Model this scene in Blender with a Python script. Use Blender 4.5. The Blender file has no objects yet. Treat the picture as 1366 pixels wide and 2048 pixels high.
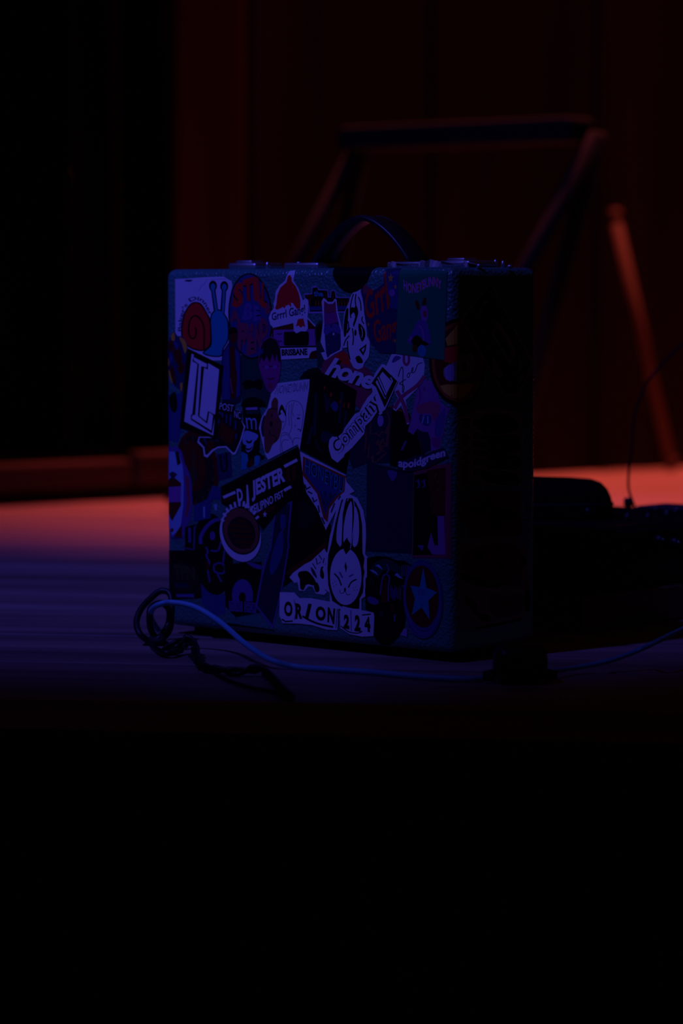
import bpy, bmesh, math, random
from mathutils import Vector, Matrix
from mathutils.geometry import tessellate_polygon
random.seed(7)
R = math.radians
scene = bpy.context.scene
COL = scene.collection

# ------------------------------------------------------------------ camera
FPX, CAMZ, PITCH = 5770.0, 0.3176, 0.07285
cam = bpy.data.cameras.new('camera')
cam.sensor_fit = 'VERTICAL'; cam.sensor_height = 36.0
cam.lens = FPX * 36.0 / 2048.0
cam.clip_start = 0.05; cam.clip_end = 60
cam.dof.use_dof = True; cam.dof.focus_distance = 2.58; cam.dof.aperture_fstop = 4.0
cam_ob = bpy.data.objects.new('camera', cam); COL.objects.link(cam_ob)
cam_ob.location = (0, 0, CAMZ); cam_ob.rotation_euler = (math.pi/2 - PITCH, 0, 0)
scene.camera = cam_ob

# ------------------------------------------------------------------ world, lights, exposure
w = bpy.data.worlds.new('dark_hall'); scene.world = w; w.use_nodes = True
w.node_tree.nodes['Background'].inputs[0].default_value = (1.0, 0.36, 0.22, 1)
w.node_tree.nodes['Background'].inputs[1].default_value = 0.0045

def aim(o, target):
    d = Vector(target) - o.location
    o.rotation_euler = d.to_track_quat('-Z', 'Y').to_euler()

def spot(name, loc, target, color, watts, cone, blend, radius):
    l = bpy.data.lights.new(name, 'SPOT'); l.color = color; l.energy = watts
    l.spot_size = R(cone); l.spot_blend = blend; l.shadow_soft_size = radius
    o = bpy.data.objects.new(name, l); COL.objects.link(o); o.location = loc; aim(o, target)
    return o
# the stage rig above the frame: one blue wash from the front left, one red back light over the rear of the stage
spot('blue_stage_spot_offscreen', (-1.86, 0.91, 3.40), (0.10, 3.55, 0.0), (0.075, 0.078, 1.0), 325, 29, 1.0, 0.06)
spot('red_stage_spot_offscreen', (0.64, 5.40, 3.60), (0.40, 5.03, 0.0), (1.0, 0.135, 0.105), 760, 48, 0.95, 0.06)

scene.view_settings.view_transform = 'Standard'
scene.view_settings.look = 'None'
scene.view_settings.gamma = 1.0
scene.view_settings.use_curve_mapping = False
scene.view_settings.exposure = 0.0

# ------------------------------------------------------------------ helpers
def ray(px, py):
    x = (px - 683) / FPX; u = (1024 - py) / FPX
    c, s = math.cos(PITCH), math.sin(PITCH)
    return Vector((x, c + u*s, -s + u*c))
def on_z(px, py, z=0.0):
    d = ray(px, py); t = (z - CAMZ) / d.z
    return Vector((0, 0, CAMZ)) + d*t
def on_y(px, py, y):
    d = ray(px, py); t = y / d.y
    return Vector((0, 0, CAMZ)) + d*t
def on_plane(px, py, p0, n):
    d = ray(px, py); o = Vector((0, 0, CAMZ))
    t = (p0 - o).dot(n) / d.dot(n)
    return o + d*t

MATS = {}
def mat(name, color, rough=0.5, metal=0.0, bump=None, var=None, spec=0.5, coat=0.0):
    """principled material; bump=(kind, scale, strength, distance); var=(scale, amount, stretch)"""
    if name in MATS: return MATS[name]
    m = bpy.data.materials.new(name); m.use_nodes = True
    nt = m.node_tree; b = nt.nodes['Principled BSDF']
    b.inputs['Base Color'].default_value = (*color, 1)
    b.inputs['Roughness'].default_value = rough
    b.inputs['Metallic'].default_value = metal
    b.inputs['Specular IOR Level'].default_value = spec
    b.inputs['Coat Weight'].default_value = coat
    tc = nt.nodes.new('ShaderNodeTexCoord')
    if var:
        mp = nt.nodes.new('ShaderNodeMapping'); mp.inputs['Scale'].default_value = var[2]
        nt.links.new(tc.outputs['Object'], mp.inputs[0])
        nz = nt.nodes.new('ShaderNodeTexNoise'); nz.inputs['Scale'].default_value = var[0]; nz.inputs['Detail'].default_value = 6
        nt.links.new(mp.outputs[0], nz.inputs['Vector'])
        cr = nt.nodes.new('ShaderNodeValToRGB')
        a = var[1]
        cr.color_ramp.elements[0].position = 0.3; cr.color_ramp.elements[1].position = 0.72
        cr.color_ramp.elements[0].color = (*[c*(1-a) for c in color], 1)
        cr.color_ramp.elements[1].color = (*[min(1, c*(1+a)) for c in color], 1)
        nt.links.new(nz.outputs['Fac'], cr.inputs[0]); nt.links.new(cr.outputs[0], b.inputs['Base Color'])
    if bump:
        if bump[0] == 'noise':
            t = nt.nodes.new('ShaderNodeTexNoise'); t.inputs['Detail'].default_value = 3; out = t.outputs['Fac']
        else:
            t = nt.nodes.new('ShaderNodeTexVoronoi'); t.feature = 'SMOOTH_F1'; out = t.outputs['Distance']
        t.inputs['Scale'].default_value = bump[1]
        nt.links.new(tc.outputs['Object'], t.inputs['Vector'])
        bp = nt.nodes.new('ShaderNodeBump'); bp.inputs['Strength'].default_value = bump[2]; bp.inputs['Distance'].default_value = bump[3]
        nt.links.new(out, bp.inputs['Height']); nt.links.new(bp.outputs[0], b.inputs['Normal'])
    MATS[name] = m
    return m

def link(name, me, parent=None, m=None, smooth=False):
    o = bpy.data.objects.new(name, me); COL.objects.link(o)
    if parent is not None: o.parent = parent
    if m is not None: me.materials.append(m)
    if smooth:
        for p in me.polygons: p.use_smooth = True
    return o
def from_bm(name, bm, parent=None, m=None, smooth=False):
    bmesh.ops.recalc_face_normals(bm, faces=bm.faces[:])
    me = bpy.data.meshes.new(name); bm.to_mesh(me); bm.free()
    return link(name, me, parent, m, smooth)
def empty(name, loc, rz=0.0):
    o = bpy.data.objects.new(name, None); COL.objects.link(o); o.location = loc; o.rotation_euler = (0, 0, rz)
    o.empty_display_size = 0.05
    return o
def tag(o, label, cat, group=None):
    o['label'] = label; o['category'] = cat
    if group: o['group'] = group
    return o
def structure(o):
    o['kind'] = 'structure'; return o

def add_box(bm, c, size, bevel=0.0, seg=2, rot=None):
    r = bmesh.ops.create_cube(bm, size=1.0); vs = r['verts']
    bmesh.ops.scale(bm, vec=size, verts=vs)
    if bevel > 0:
        es = list({e for v in vs for e in v.link_edges})
        g = bmesh.ops.bevel(bm, geom=es, offset=bevel, segments=seg, profile=0.5, affect='EDGES')
        vs = list({v for v in g['verts']} | {v for v in vs if v.is_valid})
    if rot is not None: bmesh.ops.rotate(bm, cent=(0, 0, 0), matrix=rot, verts=vs)
    bmesh.ops.translate(bm, vec=c, verts=vs)
    return vs
def box(name, c, size, m, parent=None, bevel=0.0, seg=2, rot=None, smooth=False):
    bm = bmesh.new(); add_box(bm, c, size, bevel, seg, rot)
    return from_bm(name, bm, parent, m, smooth)
def add_lathe(bm, prof, c=(0, 0, 0), n=20, axis='Z'):
    """profile [(r,z)] turned about an axis"""
    rings = []
    for r, z in prof:
        ring = []
        for k in range(n):
            a = 2*math.pi*k/n
            p = (r*math.cos(a), r*math.sin(a), z)
            if axis == 'X': p = (p[2], p[0], p[1])
            if axis == 'Y': p = (p[0], p[2], p[1])
            ring.append(bm.verts.new((p[0]+c[0], p[1]+c[1], p[2]+c[2])))
        rings.append(ring)
    for a, b in zip(rings, rings[1:]):
        for k in range(n):
            bm.faces.new((a[k], a[(k+1) % n], b[(k+1) % n], b[k]))
    bm.faces.new(rings[0][::-1]); bm.faces.new(rings[-1])
def catmull(pts, n=8, closed=False):
    pts = [Vector(p) for p in pts]; N = len(pts); out = []
    segs = N if closed else N-1
    for i in range(segs):
        if closed: p0, p1, p2, p3 = pts[(i-1) % N], pts[i], pts[(i+1) % N], pts[(i+2) % N]
        else: p0, p1, p2, p3 = pts[max(i-1, 0)], pts[i], pts[i+1], pts[min(i+2, N-1)]
        for k in range(n):
            t = k/n; t2 = t*t; t3 = t2*t
            out.append(0.5*((2*p1) + (p2-p0)*t + (2*p0-5*p1+4*p2-p3)*t2 + (3*p1-p0-3*p2+p3)*t3))
    if not closed: out.append(pts[-1].copy())
    return out
def add_tube(bm, pts, r, n=10, closed=False):
    pts = [Vector(p) for p in pts]; N = len(pts); rings = []
    up = Vector((0.13, 0.21, 1)).normalized()
    for i, p in enumerate(pts):
        a = pts[i-1] if (i > 0 or closed) else p
        b = pts[(i+1) % N] if (i < N-1 or closed) else p
        t = (b-a).normalized()
        s = t.cross(up)
        if s.length < 0.05: s = t.cross(Vector((1, 0, 0)))
        s.normalize(); q = s.cross(t).normalized()
        rr = r[i] if isinstance(r, (list, tuple)) else r
        rings.append([bm.verts.new(p + s*rr*math.cos(2*math.pi*k/n) + q*rr*math.sin(2*math.pi*k/n)) for k in range(n)])
    M = N if closed else N-1
    for i in range(M):
        a, b = rings[i], rings[(i+1) % N]
        for k in range(n): bm.faces.new((a[k], a[(k+1) % n], b[(k+1) % n], b[k]))
    if not closed:
        bm.faces.new(rings[0][::-1]); bm.faces.new(rings[-1])
def tube(name, pts, r, m, parent=None, n=10, closed=False):
    bm = bmesh.new(); add_tube(bm, pts, r, n, closed)
    return from_bm(name, bm, parent, m, True)

# ------------------------------------------------------------------ materials of the place
wood_floor = mat('stage_board_wood', (0.34, 0.22, 0.17), 0.55, var=(2.2, 0.45, (0.6, 9.0, 9.0)), bump=('noise', 60, 0.25, 0.002))
joint_mat = mat('dark_floor_joint', (0.012, 0.008, 0.006), 0.9)
wall_wood = mat('dark_wall_panel', (0.015, 0.011, 0.010), 0.9, spec=0.1, var=(1.5, 0.5, (4, 4, 0.5)))
column_mat = mat('dark_red_painted_post', (0.040, 0.011, 0.012), 0.9, spec=0.1, var=(3, 0.3, (3, 3, 0.4)))
black_cloth = mat('black_stage_cloth', (0.0022, 0.0022, 0.0024), 0.95, spec=0.1)
base_wood = mat('brown_skirting_wood', (0.060, 0.032, 0.020), 0.8, spec=0.2, var=(3, 0.5, (1.2, 8, 8)))
metal_black = mat('black_painted_steel', (0.004, 0.004, 0.004), 0.8, spec=0.2)

# ------------------------------------------------------------------ stage floor
eA, eB = on_z(0, 1392), on_z(1366, 1421)
ed = (eB - eA).normalized()                 # along the stage edge
en = Vector((-ed.y, ed.x, 0))               # towards the back of the stage
edge_mid = (eA + eB)/2
floor_rot = math.atan2(ed.y, ed.x)
floor = structure(empty('floor', (edge_mid.x, edge_mid.y, 0), floor_rot))
cuts = [0.0, 0.225, 0.43, 0.665, 0.90, 1.135, 1.37, 1.605, 1.84, 2.075, 2.31, 2.545, 2.78, 3.015, 3.25, 3.485]
for i, (a, b) in enumerate(zip(cuts, cuts[1:])):
    joints = [-3.2, -0.9 + 0.55*((i*7) % 5) - 0.6, 3.4] if i % 2 else [-3.2, 1.15 - 0.3*(i % 3), 3.4]
    for x0, x1 in zip(joints, joints[1:]):
        dz = random.uniform(-0.0008, 0.0)
        if i == 0: dz = -0.0004
        box('plank', ((x0+x1)/2, (a+b)/2, -0.014+dz), (x1-x0-0.003, b-a-0.004, 0.028),
            wood_floor, floor, bevel=0.0022, seg=1)
box('subfloor', (0.1, 1.742, -0.035), (6.6, 3.485, 0.014), joint_mat, floor)

# stage front: black pleated skirt cloth
bm = bmesh.new(); n = 420; prev = None
for k in range(n+1):
    x = -3.2 + 6.6*k/n
    y = 0.030 + 0.010*math.sin(x*38) + 0.004*math.sin(x*91+1)
    col = [bm.verts.new((x, y + 0.010*j*math.sin(x*23)*0.25, -0.03 - 0.35*j)) for j in range(4)]
    if prev:
        for j in range(3): bm.faces.new((prev[j], col[j], col[j+1], prev[j+1]))
    prev = col
g = bmesh.ops.extrude_face_region(bm, geom=bm.faces[:])
bmesh.ops.translate(bm, vec=(0, 0.004, 0), verts=[v for v in g['geom'] if isinstance(v, bmesh.types.BMVert)])
skirt = structure(from_bm('wall_front', bm, None, black_cloth, True))
skirt.location = (edge_mid.x, edge_mid.y, 0); skirt.rotation_euler = (0, 0, floor_rot)
gnd = structure(box('ground', (0, 1.0, -1.11), (9, 8, 0.06), mat('dark_hall_floor', (0.004, 0.004, 0.004), 0.8), None))

# ------------------------------------------------------------------ back wall
wA, wB = on_z(0, 1004), on_z(1366, 934)
wd = (wB - wA).normalized(); wn = Vector((-wd.y, wd.x, 0))    # wn points away from the camera
wall_rot = math.atan2(wd.y, wd.x)
def wl(px, py):                              # picture point on the wall -> wall frame (along, height)
    p = on_plane(px, py, wA, wn); return (p - wA).dot(wd), p.z
wall = structure(empty('wall_back', (wA.x, wA.y, 0), wall_rot))
x_l = wl(345, 400)[0]; x_p = wl(492, 400)[0]
xs = [x_p + 0.01]
while xs[-1] < 3.2: xs.append(xs[-1] + 0.405)
for a, b in zip(xs, xs[1:]):
    box('panel', ((a+b)/2, 0.03, 1.2), (b-a-0.006, 0.05, 2.5), wall_wood, wall, bevel=0.004, seg=1)
box('backing', (0.6, 0.075, 1.2), (6.5, 0.03, 2.5), mat('black_wall_backing', (0.003, 0.0025, 0.0025), 0.9), wall)
post = structure(box('trim_1', ((x_l+x_p)/2, 0.03, 1.2), (x_p-x_l, 0.07, 2.4), column_mat, None, bevel=0.008))
post.location = (wA.x, wA.y, 0); post.rotation_euler = (0, 0, wall_rot)
# black drape left of the post
bm = bmesh.new(); prev = None; n = 160
for k in range(n+1):
    x = -2.6 + (x_l - 0.004 + 2.6)*k/n
    y = 0.035 + 0.02*math.sin(x*31) + 0.012*math.sin(x*67+2)
    col = [bm.verts.new((x, y, z)) for z in (0.075, 0.9, 1.7, 2.4)]
    if prev:
        for j in range(3): bm.faces.new((prev[j], col[j], col[j+1], prev[j+1]))
    prev = col
g = bmesh.ops.extrude_face_region(bm, geom=bm.faces[:])
bmesh.ops.translate(bm, vec=(0, 0.006, 0), verts=[v for v in g['geom'] if isinstance(v, bmesh.types.BMVert)])
drape = from_bm('stage_drape', bm, None, mat('black_velvet_drape', (0.002, 0.002, 0.002), 1.0, spec=0.05), True)
drape.location = (wA.x, wA.y, 0); drape.rotation_euler = (0, 0, wall_rot)
tag(drape, 'black pleated stage drape hanging left of the red post', 'curtain')
# low wooden skirting in front of drape and wall
bs = structure(empty('baseboard_back', (wA.x, wA.y, 0), wall_rot))
xb = wl(206, 950)[0]
box('skirting_board', ((xb-2.6)/2, -0.075, 0.044), (xb+2.6-0.012, 0.035, 0.042), base_wood, bs, bevel=0.006)
box('skirting_board', ((xb+x_p)/2+0.02, -0.075, 0.050), (x_p-xb+0.03, 0.035, 0.052), base_wood, bs, bevel=0.006)
box('plinth', ((x_p-2.6)/2, -0.055, 0.0125), (x_p+2.6, 0.03, 0.025), joint_mat, bs)

# ------------------------------------------------------------------ things far behind, out of focus
# black folding stand: top bar and two raked legs on each side
ys = 4.35
pa, pb = on_y(700, 272, ys), on_y(1168, 268, ys-0.25)
st = tag(empty('folding_stand', (on_y(880, 900, ys).x, ys, 0.0)), 'black steel folding stand with a flat top bar near the back wall', 'stand')
org = st.location
box_len = (pb-pa).length
bar = box('top_bar', (0, 0, 0), (box_len, 0.07, 0.036), metal_black, st, bevel=0.008)
bar.location = (pa+pb)/2 - org; bar.rotation_euler = (0, 0, math.atan2(pb.y-pa.y, pb.x-pa.x))
for top, k in ((pa, 0), (pb, 1)):
    t = top - org
    foot = Vector((t.x - 0.27, t.y + 0.02, 0.012))
    tube('leg', [t + Vector((0.02, 0, 0)), foot], 0.014, metal_black, st, 10)
    foot2 = Vector((t.x - 0.10, t.y + 0.22, 0.012))
    tube('leg', [t + Vector((0.02, 0, 0)), foot2], 0.014, metal_black, st, 10)
tube('stretcher', [Vector((pa.x-0.20, pa.y+0.015, 0.13)) - Vector((org.x, org.y, 0)), Vector((pb.x-0.20, pb.y+0.015, 0.13)) - Vector((org.x, org.y, 0))], 0.010, metal_black, st, 8)

# pole leaning on the back wall
top = on_plane(1232, 440, wA - wn*0.03, wn)
bot = on_z(1343, 941)
pole = tag(empty('leaning_pole', bot), 'thin red-lit wooden pole leaning against the dark back wall', 'pole')
pole_m = mat('dark_wood_pole', (0.12, 0.065, 0.045), 0.7, spec=0.2)
v = top - bot
tube('shaft', [Vector((0, 0, 0.012)), v], 0.0095, pole_m, pole, 14)
bm = bmesh.new(); add_lathe(bm, [(0.003, -0.003), (0.010, 0.0), (0.011, 0.012), (0.009, 0.020)], tuple(v), 14)
from_bm('end_cap', bm, pole, pole_m, True)
bm = bmesh.new(); add_lathe(bm, [(0.011, 0.0), (0.0125, 0.004), (0.0125, 0.02), (0.0105, 0.024)], (0, 0, 0), 14)
from_bm('rubber_tip', bm, pole, pole_m, True)

# ------------------------------------------------------------------ the record case
CX, CY, CA = 0.09719567, 2.52275932, 0.71203878     # near bottom corner and yaw
W, D, H, Z0, RAD = 0.35102539, 0.12322848, 0.34, 0.008, 0.0085
e_r = Vector((math.cos(CA), -math.sin(CA), 0))       # along the front, towards the near corner
e_d = Vector((math.sin(CA), math.cos(CA), 0))        # into the depth of the case
near = Vector((CX, CY, 0))
centre = near - e_r*(W/2) + e_d*(D/2)
case = tag(empty('record_case', centre, -CA), 'hard square record case in pale teal vinyl, covered all over with stickers', 'case')
vinyl = mat('pale_teal_vinyl', (0.05, 0.215, 0.18), 0.36, spec=1.0, bump=('voronoi', 420, 0.7, 0.0016), var=(9, 0.15, (1, 1, 1)))
bm = bmesh.new(); add_box(bm, (0, 0, Z0 + H/2), (W, D, H), RAD, 5)
from_bm('body', bm, case, vinyl, True)
rubber = mat('black_rubber', (0.006, 0.006, 0.006), 0.7)
for sx in (-1, 1):
    for sy in (-1, 1):
        bm = bmesh.new(); add_lathe(bm, [(0.007, 0.0), (0.009, 0.002), (0.010, 0.009)], (sx*(W/2-0.03), sy*(D/2-0.022), 0), 16)
        from_bm('foot', bm, case, rubber, True)
# handle on the top: arched strap with mounts
leather = mat('black_leather', (0.010, 0.010, 0.012), 0.38, bump=('noise', 300, 0.2, 0.0006))
chrome = mat('nickel_plate', (0.62, 0.62, 0.66), 0.42, 1.0)
ZT = Z0 + H
def topx(px): # picture column -> local x on the line through the top centre
    p = on_plane(px, 540, centre, e_d); return (p - centre).dot(e_r)
hx0, hx1 = topx(642), topx(838)
hc = (hx0+hx1)/2; hw = (hx1-hx0)/2
arch = []
for k in range(41):
    t = -1 + 2*k/40
    z = 0.0425*(1-abs(t)**1.75)**0.92
    arch.append((hc + hw*t, z))
def strap(name, wd_, th, zoff, m, parent, part=arch):
    bm = bmesh.new(); rings = []
    for i, (x, z) in enumerate(part):
        a = part[max(i-1, 0)]; b = part[min(i+1, len(part)-1)]
        t = Vector((b[0]-a[0], b[1]-a[1])).normalized(); nrm = Vector((-t.y, t.x))
        ring = []
        prof = [(-wd_/2, 0), (-wd_/2+0.0015, th), (wd_/2-0.0015, th), (wd_/2, 0), (wd_/2-0.0015, -th), (-wd_/2+0.0015, -th)]
        for y, h in prof: ring.append(bm.verts.new((x + nrm.x*h, y, ZT + zoff + z + nrm.y*h)))
        rings.append(ring)
    for a, b in zip(rings, rings[1:]):
        for k in range(6): bm.faces.new((a[k], a[(k+1) % 6], b[(k+1) % 6], b[k]))
    bm.faces.new(rings[0][::-1]); bm.faces.new(rings[-1])
    return from_bm(name, bm, parent, m, True)
hs = strap('handle', 0.030, 0.0022, 0.0035, leather, case)
thread = mat('dark_thread', (0.05, 0.05, 0.055), 0.8)
for y in (-0.0115, 0.0115):
    tube('stitching', [(x, y, ZT+0.0035+z+0.0022) for x, z in arch[4:-4]], 0.0004, thread, hs, 5)
for s, x0, x1 in ((-1, topx(590), topx(660)), (1, topx(812), topx(880))):
    bm = bmesh.new(); add_box(bm, ((x0+x1)/2, 0, ZT+0.0028), (x1-x0, 0.034, 0.0058), 0.0022, 3)
    mt = from_bm('handle_mount', bm, case, chrome, True)
    for y in (-0.010, 0.010):
        bm = bmesh.new(); add_lathe(bm, [(0.0028, 0.0052), (0.0026, 0.0062), (0.001, 0.0068)], ((x0+x1)/2 + s*0.008, y, ZT), 12)
        from_bm('screw', bm, mt, chrome, True)
# latches
for x in (topx(548)-0.02, topx(940)):
    bm = bmesh.new(); add_box(bm, (x, -0.004, ZT+0.003), (0.036, 0.040, 0.006), 0.0025, 3)
    lt = from_bm('latch', bm, case, chrome, True)
    box('latch_tongue', (x, -0.012, ZT+0.0068), (0.020, 0.018, 0.003), chrome, lt, 0.001, 2, smooth=True)
def local_of(p): 
    q = p - centre; return Vector((q.dot(e_r), q.dot(e_d), q.z))
def rivet(px, py, y_local, r, h):
    p0 = centre + e_d*y_local; p = on_plane(px, py, p0, e_d); l = local_of(p)
    bm = bmesh.new(); add_lathe(bm, [(r*0.9, ZT-0.001), (r, ZT+h*0.5), (r*0.75, ZT+h*0.85), (r*0.25, ZT+h)], (l.x, y_local, 0), 14)
    return from_bm('rivet', bm, case, chrome, True)
rivet(535, 520, -0.045, 0.0022, 0.0065); rivet(991, 520, 0.02, 0.0022, 0.0075); rivet(1006, 520, 0.03, 0.0020, 0.0065)
rivet(958, 526, -0.02, 0.0026, 0.0030); rivet(1020, 526, 0.02, 0.003, 0.0025)

# ------------------------------------------------------------------ stickers (flat print on the case, in unfolded case coordinates)
def front_uv(px, py):
    p = on_plane(px, py, near, e_d); l = p - near
    return W + l.dot(e_r), p.z - Z0
def side_uv(px, py):
    p = on_plane(px, py, near, e_r); s = (p - near).dot(e_d)
    return W - RAD + math.pi*RAD/2 + (s - RAD), p.z - Z0
def wrap(u, v, h):
    r = RAD
    # horizontal turn
    if u > W - r:
        th = (u - (W - r))/r
        if th <= math.pi/2: x, y = W/2 - r + (r+h)*math.sin(th), -D/2 + r - (r+h)*math.cos(th)
        else: x, y = W/2 + h, -D/2 + r + (u - (W-r) - math.pi*r/2)
    elif u < r:
        th = min((r - u)/r, math.pi/2)
        x, y = -W/2 + r - (r+h)*math.sin(th), -D/2 + r - (r+h)*math.cos(th)
    else: x, y = u - W/2, -D/2 - h
    z = Z0 + v
    if v > H - r:
        th = (v - (H - r))/r
        if th <= math.pi/2: y, z = -D/2 + r - (r+h)*math.cos(th), Z0 + H - r + (r+h)*math.sin(th)
        else: y, z = -D/2 + r + (v - (H-r) - math.pi*r/2), Z0 + H + h
    elif v < r:
        th = min((r - v)/r, math.pi/2)
        y, z = y + (r - (r)*math.cos(th)), Z0 + r - (r+h)*math.sin(th)
    return Vector((x, y, z))

PAL = dict(W=(0.74, 0.70, 0.80), K=(0.0045, 0.0045, 0.006), NAVY=(0.018, 0.020, 0.10), RED=(0.75, 0.008, 0.020), DRED=(0.13, 0.006, 0.008),
           ORG=(0.42, 0.07, 0.02), YEL=(0.80, 0.40, 0.04), PINK=(0.48, 0.05, 0.16), PUR=(0.34, 0.10, 0.38), BLUE=(0.004, 0.28, 0.42),
           TEAL=(0.004, 0.21, 0.105), GRN=(0.008, 0.060, 0.045), BRN=(0.24, 0.07, 0.045), SKY=(0.28, 0.42, 0.66), LIL=(0.40, 0.25, 0.55),
           CRM=(0.30, 0.22, 0.17), DNAVY=(0.010, 0.011, 0.045), INK=(0.016, 0.014, 0.05), MAG=(0.32, 0.02, 0.22), ROSE=(0.34, 0.035, 0.09),
           SOOT=(0.018, 0.012, 0.014), VIO=(0.13, 0.07, 0.30), OLV=(0.07, 0.05, 0.02), SLATE=(0.03, 0.05, 0.20))
def ink(c):
    return mat('print_' + c, PAL[c], 0.5 if c in ('K', 'SOOT') else 0.45, spec=0.12 if c in ('K', 'SOOT') else 0.35)

GLY = {}
def glyphs(text, fat=0.0, shear=0.0, space=1.0):
    key = (text, fat, shear, space)
    if key in GLY: return GLY[key]
    cu = bpy.data.curves.new('t', 'FONT'); cu.body = text; cu.resolution_u = 3; cu.offset = fat; cu.shear = shear; cu.space_character = space
    cu.fill_mode = 'FRONT'
    ob = bpy.data.objects.new('t', cu)
    COL.objects.link(ob); dg = bpy.context.evaluated_depsgraph_get()
    me = bpy.data.meshes.new_from_object(ob.evaluated_get(dg))
    vs = [(v.co.x, v.co.y) for v in me.vertices]; fs = [tuple(p.vertices) for p in me.polygons]
    bpy.data.objects.remove(ob); bpy.data.curves.remove(cu); bpy.data.meshes.remove(me)
    x0 = min(a for a, b in vs); x1 = max(a for a, b in vs); y0 = min(b for a, b in vs); y1 = max(b for a, b in vs)
    vs = [((a-x0)/(x1-x0), (b-y0)/(y1-y0)) for a, b in vs]
    GLY[key] = (vs, fs, (x1-x0)/(y1-y0))
    return GLY[key]

PLACED = []          # (u0,u1,v0,v1,h)
def height_for(uvs, step):
    u0 = min(a for a, b in uvs); u1 = max(a for a, b in uvs); v0 = min(b for a, b in uvs); v1 = max(b for a, b in uvs)
    h = 0.00010
    for a in PLACED:
        if a[0] < u1 and a[1] > u0 and a[2] < v1 and a[3] > v0: h = max(h, a[4])
    h += step
    PLACED.append((u0, u1, v0, v1, h))
    return h

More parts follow.
